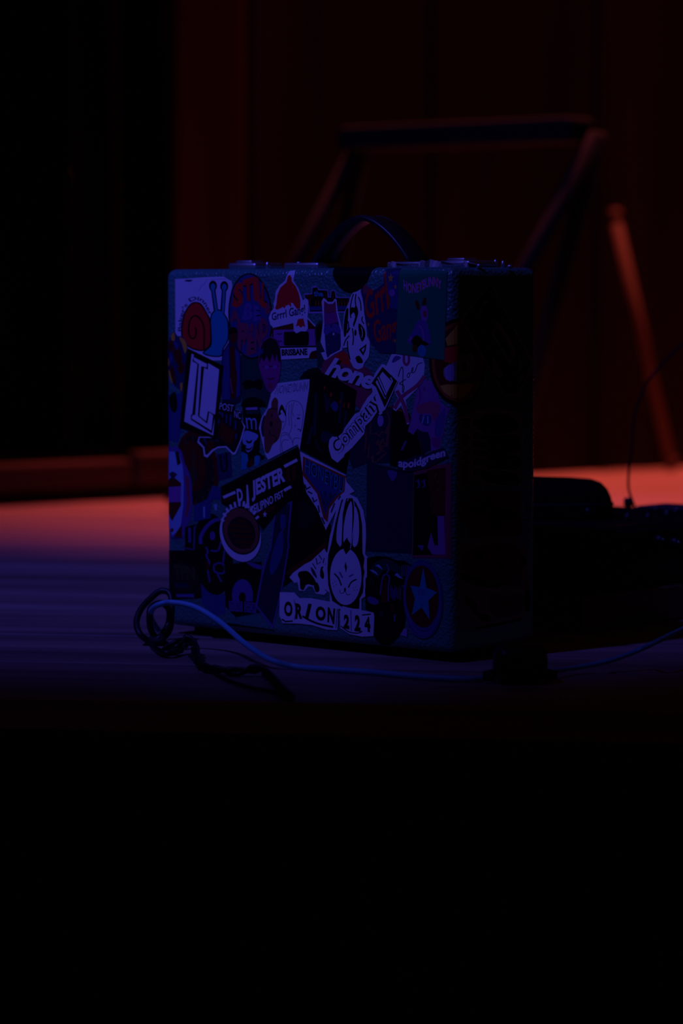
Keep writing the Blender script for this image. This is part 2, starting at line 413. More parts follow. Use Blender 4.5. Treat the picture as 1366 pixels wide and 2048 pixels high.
class Sticker:
    def __init__(s, label, frame=(0, 0, 1), side=False):
        s.label = label; s.f = frame; s.side = side; s.obj = None; s.parts = {}; s.boxes = {}; s.cur = 'picture'
    def part(s, n): s.cur = n; return s
    def uv(s, p):
        x, y = s.f[0] + p[0]*s.f[2], s.f[1] + p[1]*s.f[2]
        return side_uv(x, y) if s.side else front_uv(x, y)
    def mesh(s, uvs, faces, h, skirt=False):
        bm = bmesh.new(); vs = [bm.verts.new((a, b, 0)) for a, b in uvs]
        for f in faces:
            try: bm.faces.new([vs[i] for i in f])
            except ValueError: pass
        lines = []
        us = [a for a, b in uvs]; vv = [b for a, b in uvs]
        for k in range(1, 7):
            lines.append((Vector((W - RAD + math.pi*RAD/2*(k-1)/5, 0, 0)), Vector((1, 0, 0)), us))
            lines.append((Vector((RAD*k/6, 0, 0)), Vector((1, 0, 0)), us))
            lines.append((Vector((0, H - RAD + math.pi*RAD/2*(k-1)/5, 0)), Vector((0, 1, 0)), vv))
        for co, no, arr in lines:
            c = co.x if no.x else co.y
            if min(arr) < c < max(arr):
                bmesh.ops.bisect_plane(bm, geom=bm.verts[:]+bm.edges[:]+bm.faces[:], plane_co=co, plane_no=no, dist=1e-7)
        flip = [f for f in bm.faces if f.normal.z < 0]
        for f in flip: f.normal_flip()
        out_v = [(v.co.x, v.co.y) for v in bm.verts]
        bm.verts.index_update()
        out_f = [tuple(v.index for v in f.verts) for f in bm.faces]
        bnd = [(e.verts[0].index, e.verts[1].index) for e in bm.edges if len(e.link_faces) == 1] if skirt else []
        bm.free()
        P = [wrap(a, b, h) for a, b in out_v]
        if skirt:
            n0 = len(P); P += [wrap(a, b, max(h - 0.00016, 0.00001)) for a, b in out_v]
            out_f += [(a, b, b+n0, a+n0) for a, b in bnd]
        return P, out_f
    def emit(s, uvs, faces, c, step=0.000014):
        if s.obj is None:
            h = height_for(uvs, 0.00003)
            P, F = s.mesh(uvs, faces, h, True)
            me = bpy.data.meshes.new('sticker'); me.from_pydata(P, [], F); me.update()
            s.obj = link('sticker', me, case, ink(c)); s.obj['label'] = s.label
        else:
            h = height_for(uvs, step)
            P, F = s.mesh(uvs, faces, h)
            d = s.parts.setdefault(s.cur, ([], [], [], []))
            if c not in d[2]: d[2].append(c)
            uu = [a for a, b in uvs]; vv = [b for a, b in uvs]
            s.boxes.setdefault(s.cur, []).append((min(uu), max(uu), min(vv), max(vv), len(d[1]), len(d[1])+len(F)))
            n0 = len(d[0]); d[0].extend(P); d[1].extend(tuple(i+n0 for i in f) for f in F); d[3].extend([d[2].index(c)]*len(F))
    def poly(s, pts, c, smooth=0):
        if smooth: pts = [tuple(p)[:2] for p in catmull([(a, b, 0) for a, b in pts], smooth, True)]
        uvs = [s.uv(p) for p in pts]
        F = tessellate_polygon([[Vector((a, b, 0)) for a, b in uvs]])
        s.emit(uvs, F, c); return s
    def ell(s, cx, cy, rx, ry, c, rot=0, n=28, a0=0, a1=360):
        pts = []
        cr, sr = math.cos(R(rot)), math.sin(R(rot))
        full = (a1-a0) >= 360
        for k in range(n if full else n+1):
            a = R(a0 + (a1-a0)*k/n); x, y = rx*math.cos(a), ry*math.sin(a)
            pts.append((cx + x*cr - y*sr, cy + x*sr + y*cr))
        return s.poly(pts, c)
    def line(s, pts, wd, c, smooth=0, closed=False):
        if smooth: pts = [tuple(p)[:2] for p in catmull([(a, b, 0) for a, b in pts], smooth, closed)]
        pts = [Vector(p) for p in pts]; uvs = []; F = []
        N = len(pts); L = []; Rr = []
        for i, p in enumerate(pts):
            a = pts[i-1] if (i > 0 or closed) else p; b = pts[(i+1) % N] if (i < N-1 or closed) else p
            t = b - a
            t = t.normalized() if t.length > 1e-9 else Vector((1, 0))
            m = Vector((-t.y, t.x))
            k = 1.0
            if 0 < i < N-1 or closed:
                t1 = (p-a)
                if t1.length > 1e-9:
                    c1 = abs(m.dot(Vector((-t1.y, t1.x)).normalized())); k = 1/max(c1, 0.5)
            L.append(p + m*wd/2*k); Rr.append(p - m*wd/2*k)
        uvs = [s.uv(p) for p in L] + [s.uv(p) for p in Rr]
        M = N if closed else N-1
        for i in range(M): F.append((i, (i+1) % N, N+(i+1) % N, N+i))
        s.emit(uvs, F, c); return s
    def text(s, t, q, c, fat=0.0, shear=0.0, space=1.0):
        """q = bottom-left, bottom-right, top-right, top-left of the lettering"""
        vs, fs, asp = glyphs(t, fat, shear, space)
        bl, br, tr, tl = [Vector(p) for p in q]
        uvs = []
        for x, y in vs:
            p = (bl*(1-x) + br*x)*(1-y) + (tl*(1-x) + tr*x)*y
            uvs.append(s.uv(p))
        s.emit(uvs, fs, c); return s
    def arctext(s, t, path, ht, c, fat=0.0, n=12):
        """lettering along a curve, standing on the left of its direction of travel seen with y down"""
        vs, fs, asp = glyphs(t, fat)
        P = [Vector((p.x, p.y)) for p in catmull([(a, b, 0) for a, b in path], n)]
        cum = [0]
        for a, b in zip(P, P[1:]): cum.append(cum[-1] + (b-a).length)
        uvs = []
        for x, y in vs:
            d = x*cum[-1]; i = 0
            while i < len(P)-2 and cum[i+1] < d: i += 1
            k = (d-cum[i])/max(cum[i+1]-cum[i], 1e-9); p = P[i].lerp(P[i+1], k); tt = (P[i+1]-P[i]).normalized()
            p = p + Vector((tt.y, -tt.x))*ht*y
            uvs.append(s.uv(p))
        s.emit(uvs, fs, c); return s
    def wavetext(s, t, path, ht, c, fat=0.0):
        """upright lettering whose baseline follows a wave"""
        vs, fs, asp = glyphs(t, fat)
        P = catmull([(a, b, 0) for a, b in path], 10); x0, x1 = P[0].x, P[-1].x; uvs = []
        for x, y in vs:
            X = x0 + (x1-x0)*x; i = 0
            while i < len(P)-2 and P[i+1].x < X: i += 1
            k = (X-P[i].x)/max(P[i+1].x-P[i].x, 1e-9)
            uvs.append(s.uv((X, P[i].y + (P[i+1].y-P[i].y)*k - ht*y)))
        s.emit(uvs, fs, c); return s
    def star(s, cx, cy, r, c, k=0.42, ry=None):
        ry = ry or r; pts = []
        for i in range(10):
            a = -math.pi/2 + i*math.pi/5; q = 1 if i % 2 == 0 else k
            pts.append((cx + r*q*math.cos(a), cy + ry*q*math.sin(a)))
        return s.poly(pts, c)
    def done(s):
        for n, (V, F, cs, idx) in s.parts.items():
            # drawings that do not touch each other become pieces of their own
            cl = []
            for bx_ in (s.boxes[n] if n not in ('lettering', 'signature') else []):
                hit = [q for q in cl if any(o[0] < bx_[1] and o[1] > bx_[0] and o[2] < bx_[3] and o[3] > bx_[2] for o in q)]
                cl = [q for q in cl if q not in hit] + [sum(hit, []) + [bx_]]
            if 1 < len(cl) <= 5:
                for q in cl:
                    fi = [i for o in q for i in range(o[4], o[5])]
                    used = sorted({v for i in fi for v in F[i]}); rm = {v: k for k, v in enumerate(used)}
                    me = bpy.data.meshes.new(n); me.from_pydata([V[v] for v in used], [], [tuple(rm[v] for v in F[i]) for i in fi]); me.update()
                    mc = sorted({idx[i] for i in fi})
                    for m_ in mc: me.materials.append(ink(cs[m_]))
                    me.polygons.foreach_set('material_index', [mc.index(idx[i]) for i in fi])
                    link(n, me, s.obj)
                continue
            me = bpy.data.meshes.new(n); me.from_pydata(V, [], F); me.update()
            for c in cs: me.materials.append(ink(c))
            me.polygons.foreach_set('material_index', idx)
            link(n, me, s.obj)
        return s

k1 = 320/1366
F1, F2, F3, F4, F5, F6 = (320, 520, k1), (600, 520, k1), (320, 800, k1), (600, 800, k1), (320, 1060, k1), (600, 1060, k1)
G2, G3, G4, G5 = (340, 540, 130/1366), (455, 540, 210/1366), (600, 560, 200/1366), (325, 780, 200/1366)
G6, G7, G8 = (780, 700, 140/1103), (430, 900, 190/1366), (325, 1000, 200/1366)
H1, H2, H3, H6, H7 = (640, 960, 120/745), (730, 1100, 180/1366), (480, 760, 160/1366), (600, 730, 200/1366), (560, 960, 120/1024)
S1, S2 = (880, 520, 220/1365), (880, 840, 220/939)
PX = (0, 0, 1)

# --- lowest layer: dark cards and photographs
s = Sticker('blue print with dark blots at the left edge of the case', F3)
s.poly([(34, -110), (60, -40), (200, -60), (190, 230), (150, 370), (32, 325)], 'SLATE'); s.poly([(75, -20), (130, -70), (150, 60), (120, 110), (85, 60)], 'K', 3); s.line([(40, 10), (45, 300)], 14, 'VIO'); s.done()
s = Sticker('dark green photo card', F1)
s.poly([(690, 815), (858, 815), (870, 1000), (940, 1130), (945, 1260), (700, 1250)], 'GRN'); s.poly([(705, 1050), (760, 1020), (800, 1040), (850, 1015), (880, 1060), (860, 1110), (800, 1090), (730, 1105)], 'K', 3)
s.poly([(715, 1200), (790, 1170), (870, 1195), (900, 1255), (705, 1255)], 'K', 3); s.done()
s = Sticker('black photo card with a pale bottle and hand', H3)
s.poly([(40, 420), (110, 330), (300, 330), (340, 500), (370, 640), (330, 1240), (440, 1330), (60, 1520), (20, 1200), (60, 700)], 'K')
s.poly([(100, 472), (300, 462), (300, 508), (105, 512)], 'LIL'); s.poly([(110, 530), (330, 520), (330, 575), (110, 580)], 'GRN')
s.part('lettering').text('m', [(120, 830), (288, 850), (285, 650), (95, 640)], 'SKY', 0.0)
s.part('picture').poly([(90, 870), (200, 885), (310, 940), (290, 1010), (240, 1060), (215, 1170), (140, 1235), (95, 1180), (110, 1120), (60, 1090), (40, 1000)], 'SKY', 3)
s.poly([(100, 1020), (160, 1050), (210, 1015), (190, 1075), (130, 1080)], 'K', 3); s.poly([(90, 1160), (160, 1170), (220, 1130), (180, 1190), (120, 1200)], 'K', 3)
s.poly([(30, 1220), (130, 1270), (160, 1500), (20, 1540)], 'BLUE'); s.poly([(250, 1310), (340, 1300), (330, 1420), (260, 1470)], 'BLUE', 3); s.poly([(120, 1420), (200, 1330), (230, 1440), (130, 1500)], 'DRED', 3); s.done()
s = Sticker('black card with a monster drawn in orange lines', H6)
s.poly([(640, 640), (1180, 560), (1366, 640), (1400, 900), (1380, 1340), (920, 1345), (720, 1420), (640, 1200)], 'DNAVY')
s.ell(1100, 760, 42, 80, 'LIL')
s.line([(890, 850), (905, 1020), (890, 1170), (940, 1100), (950, 1060), (930, 1270), (985, 1240), (1000, 1330), (1060, 1310), (1185, 1195), (1120, 1170), (1130, 1110), (1180, 1110), (1215, 900), (1225, 740), (1190, 620)], 24, 'BRN')
s.line([(970, 780), (960, 950), (1040, 930), (1090, 970), (1120, 910), (1180, 930), (1200, 830)], 20, 'BRN')
s.line([(1040, 1080), (1075, 1030), (1090, 1080), (1140, 1010), (1150, 1080)], 26, 'BRN'); s.line([(1050, 1080), (1100, 1100), (1095, 1190), (1040, 1220)], 30, 'BRN'); s.done()
s = Sticker('black sticker with an aeroplane shape and a yellow stripe', F4)
s.poly([(790, 40), (930, 110), (985, 250), (1060, 340), (1060, 480), (850, 530), (845, 580), (770, 560), (770, 300)], 'K')
s.line([(770, 55), (875, 95)], 16, 'ORG'); s.line([(1020, 330), (1045, 470)], 12, 'OLV'); s.line([(905, 350), (870, 430)], 16, 'VIO'); s.poly([(990, 250), (1080, 290), (1120, 420), (1060, 460), (1010, 330)], 'DNAVY'); s.done()
s = Sticker('dark navy square label', F4)
s.poly([(572, 530), (975, 622), (965, 1312), (565, 1292)], 'DNAVY'); s.poly([(590, 560), (955, 640), (945, 1290), (585, 1275)], 'INK')
s.poly([(750, 600), (830, 620), (800, 690), (770, 670)], 'VIO', 3); s.done()
s = Sticker('purple and red card with a dark figure', F4)
s.poly([(1080, 565), (1285, 540), (1285, 1352), (955, 1345), (970, 625)], 'ROSE')
s.poly([(975, 640), (1230, 590), (1240, 1320), (965, 1325)], 'K'); s.poly([(1085, 600), (1245, 575), (1240, 985), (1120, 985), (1110, 800)], 'DRED'); s.poly([(1175, 990), (1232, 990), (1242, 1320), (1130, 1318), (1090, 1255), (1120, 1130), (1150, 1240), (1180, 1240)], 'PUR')
s.line([(1150, 670), (1170, 620)], 6, 'BRN'); s.line([(1160, 710), (1190, 690)], 6, 'BRN'); s.line([(1165, 770), (1200, 770)], 6, 'BRN'); s.line([(990, 700), (1010, 680), (1020, 740), (1000, 750)], 10, 'VIO'); s.line([(1040, 700), (1060, 680), (1065, 740), (1045, 745)], 10, 'VIO')
s.poly([(1000, 1240), (1060, 1240), (1045, 1290), (1020, 1260)], 'VIO'); s.done()
s = Sticker('black and dark red photo sticker', PX)
s.poly([(578, 960), (607, 915), (612, 985), (662, 1050), (662, 1092), (642, 1130), (580, 1165), (560, 1180), (555, 1100)], 'K')
s.poly([(600, 1000), (628, 1015), (630, 1045), (600, 1060), (590, 1030)], 'SOOT', 3); s.poly([(620, 1110), (650, 1085), (652, 1100), (630, 1122), (590, 1145), (572, 1150), (580, 1138)], 'DRED', 3); s.done()
s = Sticker('dark photo sticker with dim olive lettering', G8)
s.poly([(60, 690), (520, 690), (540, 1340), (70, 1370)], 'K'); s.poly([(130, 880), (330, 880), (500, 960), (520, 1270), (160, 1290)], 'SOOT', 2)
s.part('lettering').text('TPN', [(160, 1080), (450, 1100), (430, 900), (150, 880)], 'OLV', 0.03)
s.part('picture').poly([(170, 1130), (350, 1140), (370, 1200), (180, 1200)], 'DNAVY'); s.poly([(190, 1285), (430, 1285), (430, 1330), (190, 1325)], 'VIO'); s.done()
s = Sticker('dim teal sticker fragment', G8)
s.poly([(530, 1120), (600, 1180), (740, 1290), (860, 1300), (860, 1700), (600, 1720), (540, 1400)], 'SLATE'); s.done()
s = Sticker('black round sticker with purple squiggles', G8)
s.ell(690, 740, 270, 560, 'K', -6)
s.line([(525, 600), (525, 500), (600, 370), (690, 290), (780, 262)], 48, 'VIO', 5); s.ell(685, 490, 36, 60, 'VIO')
for q in ([(600, 640), (620, 720), (600, 760), (640, 850), (620, 950), (650, 1120)], [(660, 690), (760, 690), (800, 570)], [(700, 890), (780, 860), (850, 900), (830, 1000), (720, 980), (700, 890)], [(850, 680), (830, 850)], [(880, 880), (900, 960), (930, 1030)], [(980, 900), (900, 980)], [(750, 1010), (810, 1120)]):
    s.line(q, 22, 'VIO', 4)
s.ell(620, 900, 20, 60, 'DRED'); s.done()
s = Sticker('black record shop sticker with a half record', F5)
s.poly([(550, 290), (870, 270), (850, 600), (975, 860), (560, 810)], 'K')
s.ell(705, 560, 90, 140, 'VIO', 0, 24, 180, 360); s.poly([(615, 555), (795, 555), (793, 610), (620, 605)], 'VIO'); s.ell(705, 575, 30, 44, 'K')
s.part('lettering').poly([(590, 604), (705, 612), (707, 698), (592, 690)], 'VIO'); s.poly([(720, 614), (825, 622), (822, 712), (722, 700)], 'VIO')
s.text('SOUND', [(600, 680), (700, 688), (698, 620), (598, 612)], 'K', 0.0); s.text('SHOP', [(728, 694), (816, 704), (816, 630), (728, 622)], 'K', 0.0)
s.part('picture').poly([(735, 270), (800, 320), (870, 335), (860, 300)], 'VIO', 2); s.done()
s = Sticker('tall narrow pointed sticker edged in lilac', PX)
s.poly([(553, 996), (570, 988), (569, 1008), (585, 1002), (578, 1077), (579, 1092), (565, 1180), (557, 1213), (546, 1258), (511, 1212), (523, 1151), (531, 1121), (541, 1095), (545, 1060)], 'VIO')
s.poly([(556, 1000), (567, 995), (566, 1012), (581, 1007), (575, 1077), (576, 1092), (562, 1180), (554, 1213), (545, 1249), (515, 1211), (526, 1152), (534, 1122), (543.5, 1096), (547.5, 1060)], 'DNAVY')
s.poly([(553, 1080), (566, 1060), (565, 1110), (545, 1150), (540, 1130)], 'SLATE', 3); s.poly([(562, 1030), (572, 1033), (570, 1058), (562, 1056)], 'SLATE', 3); s.done()
# --- snail
s = Sticker('white snail sticker, blue snail with a red spiral shell', G2)
s.poly([(110, 190), (420, 175), (760, 150), (1130, 140), (1210, 190), (1300, 235), (1310, 340), (1240, 700), (1230, 1900), (600, 1900), (360, 1700), (115, 1320)], 'W')
s.poly([(310, 235), (350, 205), (480, 210), (420, 250), (350, 240)], 'NAVY', 2); s.line([(780, 190), (730, 280), (650, 350), (620, 440)], 12, 'LIL', 4); s.line([(840, 205), (1000, 190), (1180, 190)], 10, 'LIL', 3)
s.part('lettering').arctext("Baker's Dinner", [(255, 1290), (265, 1060), (330, 830), (430, 680), (560, 640), (680, 690), (780, 860), (820, 960)], 92, 'NAVY', 0.02)
s.part('snail_shell')
sh = [(250, 1330), (270, 1080), (330, 880), (440, 720), (560, 685), (660, 730), (760, 890), (840, 1060), (862, 1350), (850, 1550), (780, 1650), (640, 1690), (430, 1630), (290, 1490)]
s.part('snail_body')
for a, b in (((975, 900), (905, 380)), ((1105, 900), (1140, 380))):
    s.line([a, b], 96, 'K')
s.ell(905, 335, 84, 112, 'K'); s.ell(1142, 345, 84, 112, 'K')
bd = [(700, 1740), (850, 1600), (868, 1400), (850, 1100), (880, 930), (960, 850), (1070, 850), (1150, 940), (1222, 1100), (1225, 1450), (1120, 1650), (1085, 1800), (880, 1810)]
s.poly(bd, 'BLUE', 3); s.line(bd, 26, 'K', 3, True)
for a, b in (((985, 900), (905, 400)), ((1115, 900), (1140, 400))):
    s.line([a, b], 44, 'BLUE')
s.ell(905, 352, 50, 72, 'BLUE'); s.ell(1142, 360, 50, 72, 'BLUE')
s.part('snail_shell').poly(sh, 'RED', 3); s.line(sh, 30, 'K', 3, True)
s.line([(715, 1660), (725, 1300), (690, 1120), (610, 1000), (530, 960), (440, 1030), (395, 1200), (410, 1370), (480, 1440), (540, 1390), (550, 1270), (535, 1200)], 34, 'K', 4); s.done()
# --- oval of swollen letters
s = Sticker('dark oval sticker filled with swollen red and pink letters', G3)
s.ell(300, 600, 288, 562, 'K', -3, 40); s.ell(300, 600, 270, 540, 'SLATE', -3, 40)
s.part('lettering')
for t, q, c in (('S', [(55, 500), (205, 470), (210, 150), (95, 180)], 'RED'), ('T', [(225, 400), (330, 400), (330, 90), (200, 130)], 'RED'), ('I', [(345, 390), (405, 420), (380, 90), (330, 90)], 'RED'),
                ('L', [(415, 450), (470, 480), (440, 120), (385, 100)], 'RED'), ('L', [(440, 480), (520, 510), (510, 230), (450, 150)], 'RED'),
                ('A', [(35, 670), (170, 690), (160, 520), (40, 500)], 'ROSE'), ('B', [(185, 650), (335, 650), (330, 430), (240, 430)], 'VIO'), ('E', [(340, 680), (435, 640), (420, 480), (340, 450)], 'VIO'), ('e', [(485, 590), (565, 560), (560, 440), (500, 430)], 'ROSE'),
                ('F', [(140, 1040), (215, 1060), (270, 690), (130, 690)], 'ROSE'), ('R', [(200, 1000), (290, 900), (300, 700), (230, 690)], 'ROSE'), ('i', [(240, 1110), (300, 1110), (345, 700), (300, 690)], 'ROSE'), ('E', [(270, 1110), (350, 1090), (350, 870), (280, 880)], 'ROSE'),
                ('N', [(355, 1090), (450, 1020), (430, 680), (360, 720)], 'ROSE'), ('D', [(445, 920), (540, 840), (520, 640), (430, 620)], 'ROSE')):
    s.text(t, q, 'K', 0.11); s.text(t, q, c, 0.065)
s.done()
# --- tag with the black window
s = Sticker('small lilac name tag with a black window', G3)
s.poly([(570, 770), (860, 690), (1000, 610), (1150, 735), (1165, 1150), (700, 1168), (690, 1000), (600, 990)], 'DRED')
s.line([(1040, 622), (1148, 735)], 16, 'W'); s.poly([(600, 780), (1140, 768), (1150, 990), (605, 1000)], 'PUR'); s.poly([(745, 805), (1050, 800), (1062, 830), (1060, 960), (1040, 985), (750, 985), (735, 965), (735, 820)], 'K')
s.line([(600, 1001), (1155, 992)], 16, 'K'); s.poly([(690, 1015), (1158, 1005), (1158, 1045), (1100, 1060), (1075, 1090), (1062, 1145), (702, 1166)], 'W')
s.part('lettering').text('BRISBANE', [(708, 1118), (1045, 1108), (1040, 1018), (706, 1032)], 'K', 0.05)
for y in (835, 930): s.line([(640, y+8), (660, y-12), (675, y+10), (690, y-10), (718, y+4)], 10, 'INK')
s.done()
# --- dripping letters
s = Sticker('white-edged sticker of dripping dark red letters', G4)
s.poly([(52, 200), (70, 180), (160, 180), (160, 95), (215, 72), (255, 125), (380, 132), (392, 225), (418, 225), (425, 135), (485, 135), (498, 230), (682, 232), (700, 445), (118, 458), (112, 300), (60, 255)], 'LIL')
s.poly([(62, 205), (168, 195), (172, 108), (235, 100), (250, 140), (372, 145), (380, 240), (425, 240), (432, 150), (475, 150), (488, 245), (672, 247), (690, 425), (135, 432), (130, 280), (70, 240)], 'K')
s.part('lettering')
s.text('T', [(85, 345), (190, 350), (190, 205), (65, 210)], 'DRED', 0.04)
for x in (205, 245, 285, 330, 350, 395, 440, 460, 520, 560, 600, 640): s.poly([(x, 265), (x+22, 262), (x+20, 345), (x+2, 345)], 'DRED'); s.poly([(x+4, 300), (x+18, 300), (x+16, 352), (x+6, 352)], 'ORG')
for x in (345, 440): s.poly([(x, 165), (x+24, 160), (x+22, 262), (x+2, 262)], 'DRED')
s.poly([(138, 362), (685, 352), (688, 405), (140, 415)], 'SLATE'); s.text('the', [(190, 222), (320, 228), (310, 150), (188, 140)], 'BLUE', 0.03)
s.done()
# --- red fringe sticker
s = Sticker('white-edged sticker with a red fringe of hair', G3)
s.poly([(790, 10), (862, -5), (872, 60), (862, 140), (930, 250), (965, 350), (985, 400), (1005, 378), (1040, 380), (1056, 420), (1050, 560), (1042, 640), (1050, 760), (1020, 800), (960, 795), (900, 825), (865, 790), (860, 690), (600, 752), (560, 710), (540, 620), (570, 540), (610, 490), (600, 440), (622, 380), (630, 280), (680, 200), (750, 140), (775, 70)], 'W')
s.poly([(790, 75), (832, 60), (840, 150), (890, 210), (930, 300), (952, 400), (948, 500), (905, 505), (850, 430), (828, 425), (832, 490), (800, 450), (760, 470), (745, 505), (725, 480), (690, 500), (645, 518), (622, 500), (640, 440), (650, 330), (690, 230), (770, 160)], 'RED')
s.part('lettering').text('Grrrl Gang!', [(585, 690), (1020, 600), (1012, 445), (575, 560)], 'INK', 0.02)
s.part('picture').poly([(920, 640), (990, 628), (1015, 742), (985, 728), (955, 752), (925, 722), (893, 738)], 'RED'); s.done()
# --- cat
s = Sticker('dark green leaf shaped sticker', G4)
s.poly([(210, 640), (240, 590), (300, 560), (320, 760), (310, 880), (350, 920), (330, 1100), (320, 1180), (240, 1180), (235, 900), (205, 760)], 'GRN', 2); s.poly([(225, 660), (290, 600), (290, 740), (240, 860)], 'K', 2); s.done()
s = Sticker('white-edged cat sticker fading from red to night blue', G4)
s.poly([(300, 290), (325, 243), (360, 268), (382, 298), (450, 298), (480, 253), (503, 268), (518, 430), (562, 600), (585, 720), (585, 900), (580, 960), (480, 1010), (420, 1060), (380, 1112), (330, 1085), (290, 992), (345, 980), (285, 850), (320, 560)], 'W')
s.poly([(332, 285), (390, 326), (450, 326), (488, 285), (500, 430), (332, 450)], 'ROSE'); s.poly([(332, 450), (500, 430), (530, 570), (335, 620)], 'MAG'); s.poly([(335, 620), (530, 570), (558, 720), (562, 900), (545, 955), (420, 1020), (378, 1065), (360, 990), (345, 800)], 'NAVY')
s.line([(380, 455), (430, 445), (470, 430)], 8, 'DRED', 3); s.poly([(335, 640), (440, 600), (540, 620), (555, 740), (450, 700), (345, 760)], 'VIO', 2); s.star(463, 738, 20, 'W', 0.4, 30); s.star(390, 885, 9, 'LIL', 0.4, 14); s.line([(415, 610), (430, 650), (440, 600)], 10, 'K'); s.done()
# --- red script sticker
s = Sticker('deep red sticker with white script lettering', F2)
s.poly([(200, 870), (300, 800), (380, 770), (430, 830), (590, 930), (660, 1040), (520, 1280), (470, 1230), (490, 1130), (370, 1050), (180, 960)], 'ROSE'); s.poly([(290, 840), (370, 780), (420, 830), (430, 900), (360, 880)], 'RED', 2)
s.part('lettering').text('hone', [(222, 992), (640, 1130), (660, 960), (262, 830)], 'K', 0.06, 0.35, 0.9); s.text('hone', [(208, 980), (628, 1118), (650, 950), (250, 815)], 'W', 0.035, 0.35, 0.9); s.done()
# --- striped face
s = Sticker('white sticker of a face under black streaked hair', G4)
s.poly([(720, 180), (840, 105), (832, 160), (872, 300), (882, 450), (912, 650), (922, 770), (962, 850), (952, 1000), (940, 1060), (885, 1130), (862, 1195), (800, 1222), (740, 1200), (680, 1090), (650, 920), (600, 930), (568, 900), (580, 790), (597, 560), (612, 440), (660, 330), (700, 220)], 'W')
s.poly([(618, 480), (640, 390), (667, 400), (657, 560), (640, 740), (608, 775), (600, 640)], 'K', 2); s.poly([(805, 595), (850, 620), (892, 690), (895, 770), (858, 845), (828, 790), (805, 690)], 'K', 2); s.poly([(765, 1055), (810, 1032), (852, 1080), (862, 1130), (800, 1135), (770, 1095)], 'K', 2)
s.poly([(812, 950), (915, 872), (902, 960), (868, 1035)], 'K', 1); s.poly([(845, 950), (890, 915), (882, 955), (866, 990)], 'W', 1); s.ell(762, 720, 16, 44, 'K')
s.poly([(690, 400), (720, 370), (750, 380), (770, 340), (800, 420), (790, 500), (740, 640), (730, 600), (760, 500), (735, 440), (700, 480)], 'K', 2)
for q in ([(735, 190), (705, 300), (690, 420), (700, 520)], [(770, 190), (760, 300), (790, 420)], [(800, 230), (830, 300), (840, 420)], [(720, 660), (735, 780), (725, 890)], [(660, 560), (670, 640), (650, 720), (690, 650)], [(600, 900), (630, 820), (680, 760)], [(860, 500), (850, 550), (880, 600)], [(655, 830), (660, 950), (690, 1090)]): s.line(q, 15, 'K', 4)
s.line([(840, 640), (860, 720), (850, 790)], 10, 'W', 3); s.done()
# --- blue poster with red letters
s = Sticker('blue sticker with tall red letters and yellow stars', F2)
s.poly([(528, 260), (560, 200), (600, 240), (620, 270), (720, 200), (722, 70), (845, 62), (832, 700), (812, 800), (720, 795), (680, 790), (600, 700), (560, 480)], 'NAVY')
s.poly([(740, 120), (840, 90), (835, 420), (760, 400)], 'SLATE'); s.poly([(560, 210), (590, 230), (600, 280), (550, 290), (540, 240)], 'ROSE', 2); s.ell(758, 350, 16, 55, 'ORG'); s.ell(790, 280, 25, 30, 'PUR')
s.part('lettering').text('Grrl', [(570, 520), (765, 420), (735, 90), (548, 310)], 'RED', 0.02); s.text('Gang', [(655, 770), (815, 720), (835, 460), (620, 520)], 'RED', 0.02)
s.part('star').star(778, 155, 26, 'YEL', 0.42, 42); s.star(818, 228, 14, 'YEL', 0.42, 24); s.star(588, 550, 11, 'YEL', 0.42, 20); s.star(815, 690, 10, 'YEL', 0.42, 22); s.done()
# --- signature sticker
s = Sticker('white sticker with a pink ribbon cross and a signature', G6)
s.poly([(-60, 260), (30, 60), (220, 80), (520, 125), (552, 230), (535, 420), (430, 610), (250, 790), (275, 960), (305, 1165), (270, 1175), (235, 1040), (185, 870), (95, 965), (50, 935), (60, 870), (130, 760), (60, 620)], 'W')
s.part('ribbon').line([(545, 410), (430, 560), (190, 740), (75, 925)], 58, 'PINK', 4); s.line([(110, 640), (175, 760), (235, 900), (285, 1145)], 58, 'PINK', 4); s.line([(225, 70), (222, 180), (258, 235), (298, 190), (300, 80)], 40, 'PINK', 4)
s.part('signature').line([(132, 420), (165, 310), (192, 268), (208, 320), (205, 500), (200, 650), (214, 660), (218, 560), (155, 530), (250, 460)], 13, 'INK', 5); s.line([(270, 400), (300, 360), (315, 400), (290, 435), (270, 405)], 12, 'INK', 4); s.line([(320, 370), (360, 320), (365, 275), (345, 310), (360, 360), (400, 330), (440, 230), (510, 200)], 12, 'INK', 5)
s.part('picture').poly([(30, 200), (60, 120), (110, 90), (180, 120), (100, 180)], 'VIO', 2); s.done()
